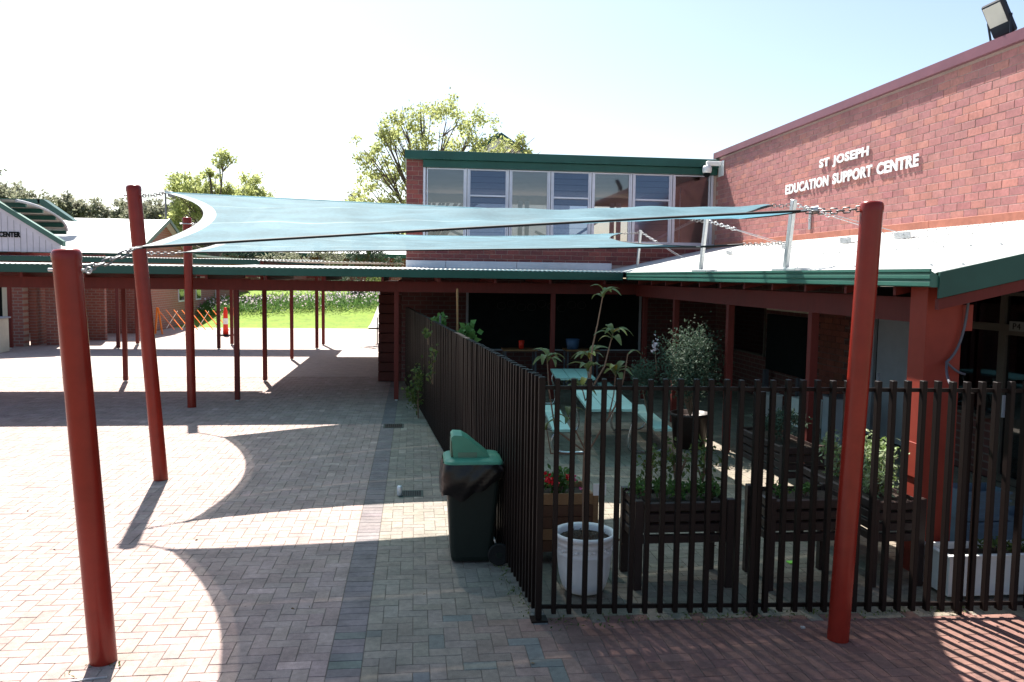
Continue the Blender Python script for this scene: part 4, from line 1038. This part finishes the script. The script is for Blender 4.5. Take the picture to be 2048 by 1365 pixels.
pt2 = thing('potted_tree', 'slender young tree with rosettes of large leaves growing from the white pot', 'tree', (1.46, 6.82, .48))
trunk = MB(); T0 = Vector((1.46, 6.82, .48))
trunk.tube([T0, (1.45, 6.83, 1.0), (1.46, 6.84, 1.45), (1.48, 6.85, 1.78)], [.022, .02, .018, .016], 7)
heads = []   # (x, y, z) rosette positions and how many leaves
def stem(pts, r=.009): trunk.tube(pts, [r * (1 - .5 * i / (len(pts) - 1)) for i in range(len(pts))], 6)
J = (1.48, 6.85, 1.72); J2 = (1.47, 6.84, 1.2)
for p, mids, n in (((1.585, 6.86, 2.57), [(1.50, 6.86, 2.1), (1.54, 6.86, 2.3)], 6), ((1.66, 6.80, 2.23), [(1.60, 6.82, 1.95)], 9), ((1.50, 6.95, 2.03), [(1.49, 6.9, 1.85)], 7),
                   ((1.44, 6.75, 1.95), [(1.46, 6.8, 1.82)], 5), ((1.12, 6.9, 2.02), [(1.2, 6.9, 1.4), (1.14, 6.9, 1.75)], 9), ((1.72, 6.9, 1.90), [(1.66, 6.88, 1.5), (1.70, 6.88, 1.7)], 9),
                   ((1.80, 6.82, 2.06), [(1.70, 6.83, 1.6), (1.77, 6.82, 1.85)], 1), ((1.42, 6.9, 1.78), [(1.45, 6.86, 1.65)], 5), ((1.28, 6.74, 1.55), [(1.36, 6.8, 1.4)], 4), ((1.11, 6.84, 1.45), [(1.16, 6.86, 1.2)], 4)):
    stem([J2 if p[0] < 1.3 or p[0] > 1.7 else J] + mids + [p]); heads.append((p, n))
trunk.build('trunk', BARK_P, pt2)
lv_, lf_ = [], []
NL = 7
for i in range(NL):
    t = i / (NL - 1); w = .026 * math.sin(PI * min(1, t * .93 + .05)) ** .8 + .001; z = .05 * math.sin(PI * t * .8) - .05 * t * t
    for s in (-1, 0, 1): lv_.append((.165 * t, s * w, z + abs(s) * w * .35))
for i in range(NL - 1):
    for s in (0, 1): lf_.append((i * 3 + s, i * 3 + s + 1, i * 3 + s + 4, i * 3 + s + 3))
lme = bpy.data.meshes.new('leaf'); lme.from_pydata(lv_, [], lf_); lme.polygons.foreach_set('use_smooth', [True] * len(lf_)); lme.materials.append(LEAF_BIG)
lme2 = lme.copy(); lme2.materials.clear(); lme2.materials.append(mat('yellowing_leaf', (.30, .26, .05), .5, .15, 20))
for (p, n) in heads:
    for k in range(n):
        o = bpy.data.objects.new('leaf', lme2 if random.random() < .1 else lme); COL.objects.link(o); o.parent = pt2
        o.location = Vector(p) + Vector((0, 0, random.uniform(-.05, .01))) - Vector(WORLD0[pt2.name])
        s = random.uniform(.75, 1.15); o.scale = (s, s, s)
        o.rotation_euler = (random.uniform(-.3, .3), -random.uniform(-.25, .6), 2 * PI * k / n + random.uniform(-.35, .35))
tg = tag(MB().box((1.50, 6.70, .87), (1.61, 6.705, .97)).build('plant_tag', WHITE), 'small white card tag tied to the potted tree stem', 'tag')

# ------------------------------------------------------------------ raised planters
def raised_planter(label, x0, x1, y0, y1, zb=.40, zt=.78, m=CHARCOAL):
    t = thing('raised_planter', label, 'planter', ((x0 + x1) / 2, (y0 + y1) / 2, 0), 'charcoal raised planters in the fenced yard')
    for x in (x0, x1):
        for yy in (y0, y1): bx('leg', m, t, (x - .035, yy - .035, 0), (x + .035, yy + .035, zt + .01), .004)
    n = 4; h = (zt - zb) / n
    for k in range(n):
        z0 = zb + k * h; pr = lambda o, s: [(o, z0 + .004), (o - s * .018, z0 + .012), (o - s * .018, z0 + h - .02), (o, z0 + h - .012), (o + s * .012, z0 + h - .012), (o + s * .012, z0 + .004)]
        for yy, s in ((y0, 1), (y1, -1)): MB().prism(pr(yy, s), 0, x0 + .036, x1 - .036).build('board', m, t)
        for xx, s in ((x0, 1), (x1, -1)): MB().prism([(a, b) for a, b in pr(xx, s)], 1, y0 + .036, y1 - .036).build('board', m, t)
    bx('soil', SOIL, t, (x0 + .015, y0 + .015, zt - .1), (x1 - .015, y1 - .015, zt - .05))
    return t
raised_planter('charcoal raised planter of leafy herbs right of the white pot', 1.93, 2.75, 6.82, 7.28)
raised_planter('charcoal raised planter behind the right red sail post', 3.08, 3.80, 6.72, 7.18, .42, .81)
raised_planter('charcoal raised planter of variegated shrubs running back beside the red column', 4.03, 4.47, 6.72, 8.1)
raised_planter('charcoal raised planter farthest back along the verandah', 4.25, 4.7, 9.0, 10.3)
herb = 'herbs growing in the raised planters'
for k in range(5): bush('herb', ['leafy herb clump at the end of the planter nearest the white pot', 'second herb clump from the white pot in the left raised planter', 'middle herb clump of five in the left raised planter', 'fourth herb clump from the white pot in the left raised planter', 'herb clump at the planter end nearest the right red post'][k], 'plant', (2.03 + k * .16, 7.05, .82 + .02 * (k % 2)), (.12, .17, .09), 150, .055, LEAF_HERB, herb, 4, lumps=7)
for k in range(3): bush('tomato_plant', ['leftmost tall feathery plant in the left raised planter', 'middle tall feathery plant in the left raised planter', 'tallest feathery plant, at the right of the left raised planter'][k], 'plant', (2.12 + k * .24, 7.12, 1.02 + .05 * k), (.16, .14, .25), 100, .07, LEAF_VINE, 'tall plants in the left raised planter', 4, lumps=12)
for k in range(2): bush('herb', ['low seedlings left of the red post in the right planter', 'low seedlings directly behind the red post in the right planter'][k], 'plant', (3.22 + k * .28, 6.95, .82), (.1, .14, .06), 110, .045, LEAF_HERB, 'seedlings in the right planter', 3, lumps=6)
bush('variegated_shrub', 'sunlit white and green variegated shrub beside the red column', 'shrub', (4.27, 7.08, 1.02), (.2, .3, .3), 900, .055, LEAF_WHITE, None, 6, lumps=14)
bush('variegated_shrub', 'shaded variegated shrub at the back of the column planter', 'shrub', (4.25, 7.8, .95), (.2, .22, .2), 350, .055, LEAF_WHITE, None, 6, lumps=10)
bush('grey_herb', 'grey green bushy herb in the farthest raised planter', 'plant', (4.45, 9.6, .98), (.24, .55, .2), 700, .06, LEAF_OLIVE, None, 8, lumps=14)

# wooden flower box
wb_ = thing('flower_box', 'timber flower box of striped boards behind the fence corner', 'planter', (1.43, 7.7, 0))
for k, m in enumerate((PINE_D, PINE, PINE_D, PINE_D, PINE)):
    z0 = .12 + k * .112
    bx('board', m, wb_, (1.14, 7.50, z0), (1.68, 7.525, z0 + .106), .003); bx('board', m, wb_, (1.655, 7.53, z0), (1.68, 7.95, z0 + .106), .003); bx('board', m, wb_, (1.14, 7.955, z0), (1.68, 7.98, z0 + .106), .003); bx('board', m, wb_, (1.14, 7.53, z0), (1.165, 7.95, z0 + .106), .003)
for xx in (1.17, 1.65): bx('leg', PINE, wb_, (xx - .03, 7.53, 0), (xx + .03, 7.59, .14))
bx('corner_post', PINE, wb_, (1.682, 7.49, .0), (1.73, 7.54, .7), .003)
bx('soil', SOIL, wb_, (1.166, 7.526, .55), (1.654, 7.954, .62))
gr = bush('geranium', 'green geranium with red and pink flowers in the timber flower box', 'plant', (1.38, 7.7, .73), (.22, .2, .13), 420, .06, LEAF_HERB, None, 6, lumps=12)
for (x, yy, z, m, r) in ((1.27, 7.52, .80, RED_PET, .055), (1.5, 7.6, .79, PINK_PET, .03), (1.59, 7.52, .71, PINK_PET, .028), (1.44, 7.5, .83, RED_PET, .028), (1.62, 7.55, .78, PINK_PET, .022)):
    n = 26; P = np.array((x, yy, z)) + RNG.normal(size=(n, 3)) * r * .5
    leaf_cloud('flower', m, P, r * .9, gr, 1.2)['kind'] = 'stuff'

# shrub in a dark tub
tb = thing('plant_tub', 'dark round tub holding the big grey green shrub', 'pot', (4.4, 12.7, 0))
MB().lathe([(0, 0), (.25, 0), (.3, .5), (.33, .52), (.33, .56), (.29, .56), (.28, .5), (0, .5)], (4.4, 12.7, 0), 24).build('tub', CHARCOAL, tb)
bush('olive_shrub', 'large grey green small leaved shrub standing in the dark tub', 'shrub', (4.36, 12.7, 1.36), (.60, .54, .62), 6000, .058, LEAF_OLIVE, None, 16, (4.4, 12.7, .5), 2.4, .3, lumps=60)
bush('olive_shrub', 'lower left lobe shrub with a pale flower spike beside the big shrub', 'shrub', (3.62, 12.75, 1.15), (.27, .3, .35), 900, .06, LEAF_OLIVE, None, 6, (3.8, 12.9, .3), 2.6, .3, lumps=12)
bush('white_flower_spike', 'spike of small white flowers above the lower shrub', 'flower', (3.72, 12.5, 1.62), (.05, .05, .2), 40, .05, PETAL, None, 1, (3.8, 12.6, 1.2), 1.3)
# staked plants behind the side fence
bush('climbing_bean', 'staked leafy climber behind the side fence', 'plant', (.86, 13.6, 1.72), (.18, .2, .36), 110, .14, LEAF_HERB, None, 4, (.8, 13.7, .2), 1.3)
bush('climbing_bean', 'low bright leafy plant at the far end behind the side fence', 'plant', (.42, 14.3, 1.9), (.14, .2, .15), 130, .08, LEAF_HERB, None, 4, (.5, 14.3, .2), 1.5)
sk = thing('garden_stake', 'tall bamboo stake rising behind the side fence', 'stake', (.72, 13.9, 0))
MB().tube([(.72, 13.9, 0), (.73, 13.9, 1.2), (.71, 13.92, 2.48)], .018, 7).build('cane', PINE, sk)
sk2 = thing('garden_stake', 'shorter grey stake left of the bamboo stake', 'stake', (.42, 13.9, 0))
MB().tube([(.42, 13.9, 0), (.43, 13.9, 2.03)], .015, 7).build('cane', CABLE, sk2)
for (x, yy, z, rx, rz, n, lab) in ((.05, 15.55, .55, .22, .55, 300, 'leafy creeper sprouting at the foot of the side fence far back'), (.26, 12.9, 1.35, .1, .3, 50, 'thin creeper spray high on the side fence'), (.20, 13.6, 1.75, .08, .14, 30, 'topmost creeper sprig on the side fence'), (.76, 8.35, .7, .10, .24, 110, 'creeper hanging on the fence behind the green wheelie bin')):
    bush('creeper', lab, 'plant', (x, yy, z), (rx, .2, rz), n, .075, LEAF_VINE, 'creepers on the side fence', 3, (x + .03, yy, max(0, z - rz - .05)), 1.6)

# white trough and crates at the far right
tr = thing('white_trough', 'white rectangular planter trough at the right end of the fence', 'planter', (4.9, 6.55, 0))
W_ = WHITE
bx('front_panel', W_, tr, (4.52, 6.36, .03), (5.5, 6.385, .37), .004); bx('back_panel', W_, tr, (4.52, 6.76, .03), (5.5, 6.785, .37), .004)
bx('end_panel', W_, tr, (4.52, 6.387, .03), (4.545, 6.758, .37), .004); bx('end_panel', W_, tr, (5.475, 6.387, .03), (5.5, 6.758, .37), .004)
bx('soil', SOIL, tr, (4.546, 6.387, .05), (5.474, 6.758, .31)); bx('rim', W_, tr, (4.5, 6.34, .371), (5.52, 6.384, .39), .003); bx('rim', W_, tr, (4.5, 6.385, .371), (4.544, 6.76, .39), .003)
bush('strawberry', 'low green plants in the white trough', 'plant', (5.15, 6.55, .42), (.3, .15, .1), 220, .06, LEAF_VINE, None, 5, lumps=8)
for k, (x, yy, z) in enumerate(((5.75, 7.7, 0), (5.72, 7.72, .31), (6.3, 7.9, 0))):
    t = thing('storage_crate', ['blue grey plastic crate on the floor under another crate', 'blue grey plastic crate stacked on top of another', 'blue grey plastic crate alone at the far right'][k], 'crate', (x, yy, z), 'plastic crates on the verandah')
    f = MB()
    for a, b in (((x - .25, yy - .18, z), (x + .25, yy - .165, z + .3)), ((x - .25, yy + .165, z), (x + .25, yy + .18, z + .3)), ((x - .25, yy - .165, z), (x - .235, yy + .165, z + .3)), ((x + .235, yy - .165, z), (x + .25, yy + .165, z + .3))): f.box(a, b)
    f.box((x - .235, yy - .165, z), (x + .235, yy + .165, z + .015)); f.build('tray', BLUEGREY, t)
    for kk in range(4): bx('rib', BLUEGREY, t, (x - .27, yy - .19, z + .03 + kk * .08), (x + .27, yy - .182, z + .055 + kk * .08))

# ------------------------------------------------------------------ picnic tables
def picnic(label, X0, Y0, L, W=.78, lean=.09):
    t = thing('picnic_table', label, 'picnic table', (X0, Y0 + L / 2, 0), 'mint green picnic tables in the fenced yard')
    def sh(y): return X0 + lean * (y - Y0)
    n = 3; w = W / n
    def plank(xc, w_, z, nm='plank'):
        a, b = Y0, Y0 + L
        v = [(xc - w_ / 2 + lean * 0, a, z - .04), (xc + w_ / 2, a, z - .04), (xc + w_ / 2 + lean * L, b, z - .04), (xc - w_ / 2 + lean * L, b, z - .04)]
        v += [(p[0], p[1], z) for p in v]
        MB().add(v, [(0, 3, 2, 1), (4, 5, 6, 7), (0, 1, 5, 4), (1, 2, 6, 5), (2, 3, 7, 6), (3, 0, 4, 7)]).build(nm, MINT, t)
    for k in range(n): plank(X0 - W / 2 + w * (k + .5), w - .012, .74, 'table_plank')
    for s in (-1, 1): plank(X0 + s * .78, .27, .44, 'bench_plank')
    for yy in (Y0 + .28, Y0 + L - .28):
        x = sh(yy)
        for s in (-1, 1):
            pts = [(x, yy, .68), (x + s * .25, yy, .68)] + bez((x + s * .25, yy, .68), (x + s * .42, yy, .68), (x + s * .34, yy, .45), 5)[1:] + bez((x + s * .34, yy, .45), (x + s * .24, yy, .12), (x + s * .34, yy, .03), 5)[1:] + [(x + s * .65, yy, .03)] + bez((x + s * .65, yy, .03), (x + s * .92, yy, .03), (x + s * .90, yy, .2), 6)[1:] + bez((x + s * .90, yy, .2), (x + s * .90, yy, .385), (x + s * .66, yy, .385), 5)[1:]
            MB().tube(pts, .021, 8).build('tube_leg', CHROME, t)
        bx('cross_bar', CHROME, t, (x - W / 2 + .05, yy - .02, .685), (x + W / 2 - .05, yy + .02, .698))
    return t
picnic('nearer mint green picnic table with two bench seats and bent tube legs', 2.96, 11.97, 2.35)
picnic('farther mint green picnic table half hidden behind the nearer one', 3.13, 15.72, 1.65)

# ------------------------------------------------------------------ things in the shade at the back
bbd = thing('blackboard', 'large framed blackboard on the shaded back wall', 'blackboard', (3.6, 20.96, .8))
bx('board', DARKBOARD, bbd, (1.36, 20.965, .84), (5.8, 20.99, 2.28))
for a, b in (((1.3, 20.955, .8), (1.36, 20.99, 2.33)), ((5.8, 20.955, .8), (5.86, 20.99, 2.33)), ((1.36, 20.955, 2.28), (5.8, 20.99, 2.33)), ((1.36, 20.955, .8), (5.8, 20.99, .84))): bx('frame', PANEL_GREY, bbd, a, b)
CHALK = mat('chalk', (.045, .045, .045), .9, .3, 30)
mb = MB()
for k in range(9):
    x = 2.2 + k * .26; mb.tube([(x + .11 * math.cos(a), 20.962, 1.95 + .06 * math.sin(k * 1.9) + .09 * math.sin(a)) for a in [2 * PI * i / 12 for i in range(12)]], .006, 4, False, True)
q = mb.build('chalk_drawing', CHALK, bbd)
for k, x in enumerate((2.1, 3.6)):
    t = thing('trestle_table', ['left timber trestle table against the blackboard', 'right timber trestle table against the blackboard'][k], 'table', (x + .4, 19.6, 0))
    bx('top', PINE, t, (x, 19.35, .93), (x + .82, 19.9, .97), .004)
    for xx in (x + .05, x + .77):
        for yy in (19.4, 19.85): bx('leg', CABLE, t, (xx - .02, yy - .02, 0), (xx + .02, yy + .02, .93))
def cup(name, label, cat, x, y, z, r, h, m):
    t = thing(name, label, cat, (x, y, z)); MB().lathe([(0, 0), (r * .8, 0), (r, h), (r * .92, h), (r * .75, .01), (0, .012)], (x, y, z), 16).build('vessel', m, t)
cup('bucket', 'small red canister on the left trestle table', 'canister', 2.55, 19.6, .97, .07, .2, REDPL)
cup('bucket', 'blue bucket on the right trestle table', 'bucket', 3.8, 19.6, .97, .17, .24, BLUE)
nb = thing('display_board', 'large dark display board leaning on the verandah wall', 'board', (7.8, 16.5, 0))
bx('panel', DARKBOARD, nb, (7.8, 15.75, .72), (7.86, 17.6, 1.95), .006); bx('foot', CABLE, nb, (7.7, 15.8, 0), (7.8, 15.9, .72)); bx('foot', CABLE, nb, (7.7, 17.4, 0), (7.8, 17.5, .72))
bn_ = thing('bunting_banner', 'pale paper banner strip above the display board', 'banner', (7.86, 16.6, 2.05))
bx('strip', CREAM, bn_, (7.87, 15.5, 2.03), (7.885, 17.8, 2.1))
for k in range(8): MB().prism([(15.6 + k * .27, 2.11), (15.78 + k * .27, 2.11), (15.69 + k * .27, 2.24)], 0, 7.872, 7.884).build('flag', PANEL_GREY, bn_)
for k, (x, yy, h, lab) in enumerate(((7.2, 14.4, .5, 'white cardboard box on the verandah floor by the brick pier'), (7.0, 15.6, .42, 'white cardboard box on the verandah floor left of the other'), (7.1, 13.0, .75, 'tall grey cupboard against the verandah doors'))):
    t = thing('storage_box' if k < 2 else 'cupboard', lab, 'box' if k < 2 else 'cupboard', (x, yy, 0))
    bx('carcass', [WHITE, WHITE, PANEL_GREY][k], t, (x - .2, yy - .22, 0), (x + .2, yy + .22, h), .006); bx('lid', [WHITE, WHITE, CABLE][k], t, (x - .21, yy - .23, h + .001), (x + .21, yy + .23, h + .03), .004)
pbx = thing('letter_box', 'pale boxed bin at the far left edge beyond the walkway', 'bin', (-13.35, 28.6, 0))
bx('box_body', CREAM, pbx, (-14.2, 28.3, 0), (-13.25, 28.9, 1.1), .02); bx('panel', TERRA, pbx, (-13.9, 28.285, .5), (-13.35, 28.298, .95)); bx('lid', PANEL_GREY, pbx, (-14.25, 28.25, 1.101), (-13.2, 28.95, 1.15), .01)

# ------------------------------------------------------------------ orange barrier, bollard, lamp post
ba = thing('folding_barrier', 'orange expanding lattice barrier across the far end of the courtyard', 'barrier', (-9.5, 37, 0))
n = 9; xs = [-11.0 + 3.0 * i / n for i in range(n + 1)]
for i in range(n - 1):
    ya = 37.25 - .03 * i
    MB().beam((xs[i], ya, 1.05), (xs[i + 2], ya, .18), .02, .085, (0, 1, 0)).build('slat', ORANGE, ba)
    if i % 2: MB().beam((xs[i], ya + .04, .25), (xs[i + 2] - .2, ya + .04, 1.0), .015, .05, (0, 1, 0)).build('slat', WHITE, ba)
for x in (-11.12, -7.95):
    MB().beam((x, 37.2, 0), (x + .1, 37.2, 1.15), .06, .1, (0, 1, 0)).build('end_post', ORANGE, ba); MB().beam((x + .35, 37.0, 0), (x + .14, 37.2, 1.12), .05, .09, (0, 1, 0)).build('end_post', ORANGE, ba)
bo = thing('bollard', 'red plastic bollard with a white sleeve beside the orange barrier', 'bollard', (-7.98, 36.3, 0))
MB().lathe([(0, .06), (.12, .06), (.1, .45), (.09, 1.05), (.06, 1.12), (.06, 1.2), (0, 1.22)], (-7.98, 36.3, 0), 16).build('tube', REDPL, bo)
MB().lathe([(.106, .5), (.106, .75)], (-7.98, 36.3, 0), 16).build('sleeve', WHITE, bo); bx('base', RUBBER, bo, (-8.28, 36.0, .002), (-7.68, 36.6, .06), .01)
lp = thing('lamp_post', 'thin dark lamp post rising behind the white gable roof', 'lamp post', (-13.1, 46, 0))
MB().tube([(-13.1, 46, 0), (-13.1, 46, 6.95)], .05, 8).build('pole', CABLE, lp); MB().lathe([(0, 0), (.18, .05), (.2, .2), (.1, .3), (0, .32)], (-12.8, 46, 6.6), 12).build('lamp_head', CABLE, lp); MB().tube([(-13.1, 46, 6.93), (-12.8, 46, 6.9)], .03, 6).build('arm', CABLE, lp)

# ------------------------------------------------------------------ planting on the lawn bank
def bank_z(x, y):
    t = min(1, max(0, (y - 41.4) / 15)); return 1.55 * (t * t * (3 - 2 * t)) * min(1, max(.25, 1 + (x + 6) * .02))
n = 9000; x = RNG.uniform(-15, -1.0, n); yy = 48.5 + RNG.normal(size=n) * 1.1 + (x + 8) * .25
z = np.array([bank_z(a, b) for a, b in zip(x, yy)]); hgt = RNG.random(n) ** .7 * .5
tag(leaf_cloud('flower_bed_leaves', LEAF_HERB, np.stack([x, yy, z + hgt * .8], 1), RNG.uniform(.2, .4, n), None, 7, 1.2), kind='stuff')
n = 800; x = RNG.uniform(-14, -1.5, n); yy = 48.6 + RNG.normal(size=n) * 1.0 + (x + 8) * .25
z = np.array([bank_z(a, b) for a, b in zip(x, yy)])
tag(leaf_cloud('flower_bed_blossom', PETAL, np.stack([x, yy, z + .55 + RNG.normal(size=n) * .12], 1), .13, None, 1.2), kind='stuff')
for k, (x, yy, h, r) in enumerate(((-3.4, 51, 1.1, .9), (-2.2, 52.5, 1.5, 1.1), (-4.8, 53.5, 1.4, 1.0), (-1.2, 50, 1.0, .8), (.2, 53, 1.6, 1.3))):
    bush('garden_shrub', ['rounded dark shrub behind the flower bed', 'taller shrub at the right end of the flower bed', 'shrub left of the others beyond the flowers', 'low shrub beside the pale path', 'broad shrub behind the maroon boards'][k], 'shrub', (x, yy, bank_z(x, yy) + h * .55), (r, r, h * .6), 900, .14, LEAF_VINE if k % 2 else LEAF_DARK, None, 6)
for k, (x, yy) in enumerate(((-6.2, 58), (-3.2, 60), (-9.5, 62), (-12.5, 64))):
    zb = bank_z(x, yy)
    tree('garden_tree', ['small tree with a bare dark trunk beyond the flower bed', 'small tree right of the others beyond the flower bed', 'small tree further left on the bank', 'small leafy tree nearest the brick classroom wall'][k], (x, yy, zb), zb + 1.4,
         [(x + RNG.normal() * 1.0, yy + RNG.normal() * .8, zb + 2.4 + RNG.normal() * .35, .85) for _ in range(6)], 1800, .16, LEAF_DARK if k % 2 else LEAF_GUM, None, .16)
# shaded low building face behind the trees
# ------------------------------------------------------------------ big trees
cl = []
for (px_, z_, r_) in ((.2, 9.4, .8), (-.5, 9.0, .75), (4.6, 8.4, .55), (4.9, 7.7, .5), (1.3, 9.3, .9), (2.6, 9.1, .95), (3.6, 8.2, .85), (-.6, 8.4, .8), (-1.4, 8.5, .75), (-2.1, 7.8, .7), (-1.6, 7.0, .8), (-.6, 7.2, .8), (.6, 7.9, .9), (1.8, 8.1, .9), (3.1, 7.4, .9), (4.5, 7.9, .5), (2.2, 7.2, .9),
                      (.4, 6.7, .8), (-1.9, 6.0, .8), (-.9, 5.6, .9), (-2.4, 5.2, .7), (-.4, 4.9, .9), (4.3, 7.2, .6), (-1.6, 4.6, .8)):
    cl.append((px_, 36 + random.uniform(-1.3, 1.3), z_, r_))
tree('lime_tree', 'sparse lime green spring tree rising behind the clerestory windows', (.6, 36, 0), 3.4, cl, 13500, .135, LEAF_LIME, None, .2, 7, aspect=1.5, fill=1.05)
cl = [(-15.0 + .38 * k, 55 + RNG.normal() * 1.0, 7.2 + 1.1 * math.sin(PI * (k + 1) / 15) + RNG.normal() * .45, .95) for k in range(14)] + [(-12.9, 55, 8.9, .7), (-13.4, 55, 6.4, 1.), (-12.0, 55, 6.3, 1.), (-15.2, 55, 6.2, 1.), (-15.8, 55, 5.0, 1.), (-9.6, 55, 7.2, .8), (-8.9, 55, 6.9, .6), (-14.6, 55, 5.2, 1.1), (-10.6, 55.3, 7.6, .8)]
tree('lime_tree', 'lime green tree behind the top edge of the near shade sail', (-12.6, 55, 0), 3.6, cl, 12500, .19, LEAF_LIME, None, .24, 6, aspect=1.5)
cl = [(-28.2 + RNG.normal() * 1.5, 60 + RNG.normal(), 7.6 + RNG.normal() * .8, 1.1) for _ in range(12)] + [(-25.9, 60, 6.4, .9), (-25.2, 60, 6.0, .8)]
tree('gum_tree', 'dense grey green gum tree at the far left edge', (-28, 60, 0), 3.5, cl, 6000, .26, LEAF_GUM, None, .3, 5)
for k, (x, yy, zt, w) in enumerate(((-33.5, 80, 8.9, 2.4), (-30.0, 81, 9.0, 2.3), (-27.2, 82, 8.5, 2.2), (-23.2, 78, 8.6, 2.0), (-19.2, 76, 8.9, 1.7), (-16.2, 70, 7.2, 1.9), (-21.0, 84, 7.8, 2.3), (-36.5, 82, 8.0, 2.3))):
    cl = [(x + RNG.normal() * w * .75, yy + RNG.normal(), zt - .9 + RNG.normal() * .55, 1.15) for _ in range(9)] + [(x + RNG.normal() * w * .8, yy + RNG.normal(), zt - 2.5 + RNG.normal() * .7, 1.2) for _ in range(8)]
    tree('gum_tree', ['olive gum tree behind the left end of the white gable roof', 'olive gum tree with the tallest crown above the white roof', 'olive gum tree just left of the tall leaning post', 'olive gum tree directly behind the tall leaning post',
                      'small clump-topped gum tree right of the tall leaning post', 'low olive gum tree by the brick gable end', 'hazy gum tree deepest in the row beyond the roof', 'olive gum tree hidden mostly by the hall roof'][k], (x, yy, 0), 3.0, cl, 5200, .34, LEAF_GUM, 'gum trees beyond the white roof', .2, 3)
cl = [(-3.4 + RNG.normal() * .7, 62 + RNG.normal(), 6.6 + RNG.normal() * .9, .9) for _ in range(9)]
tree('gum_tree', 'darker gum tree peeping out below the left side of the big lime tree', (-3.4, 62, 1.5), 4.0, cl, 3000, .24, LEAF_GUM, None, .2, 4)
bush('palm_grass', 'dark strappy plants beside the far brick annexe', 'shrub', (-9.8, 60, 3.0), (1.4, 1, 1.4), 500, .5, LEAF_GUM, None, 6, aspect=6)
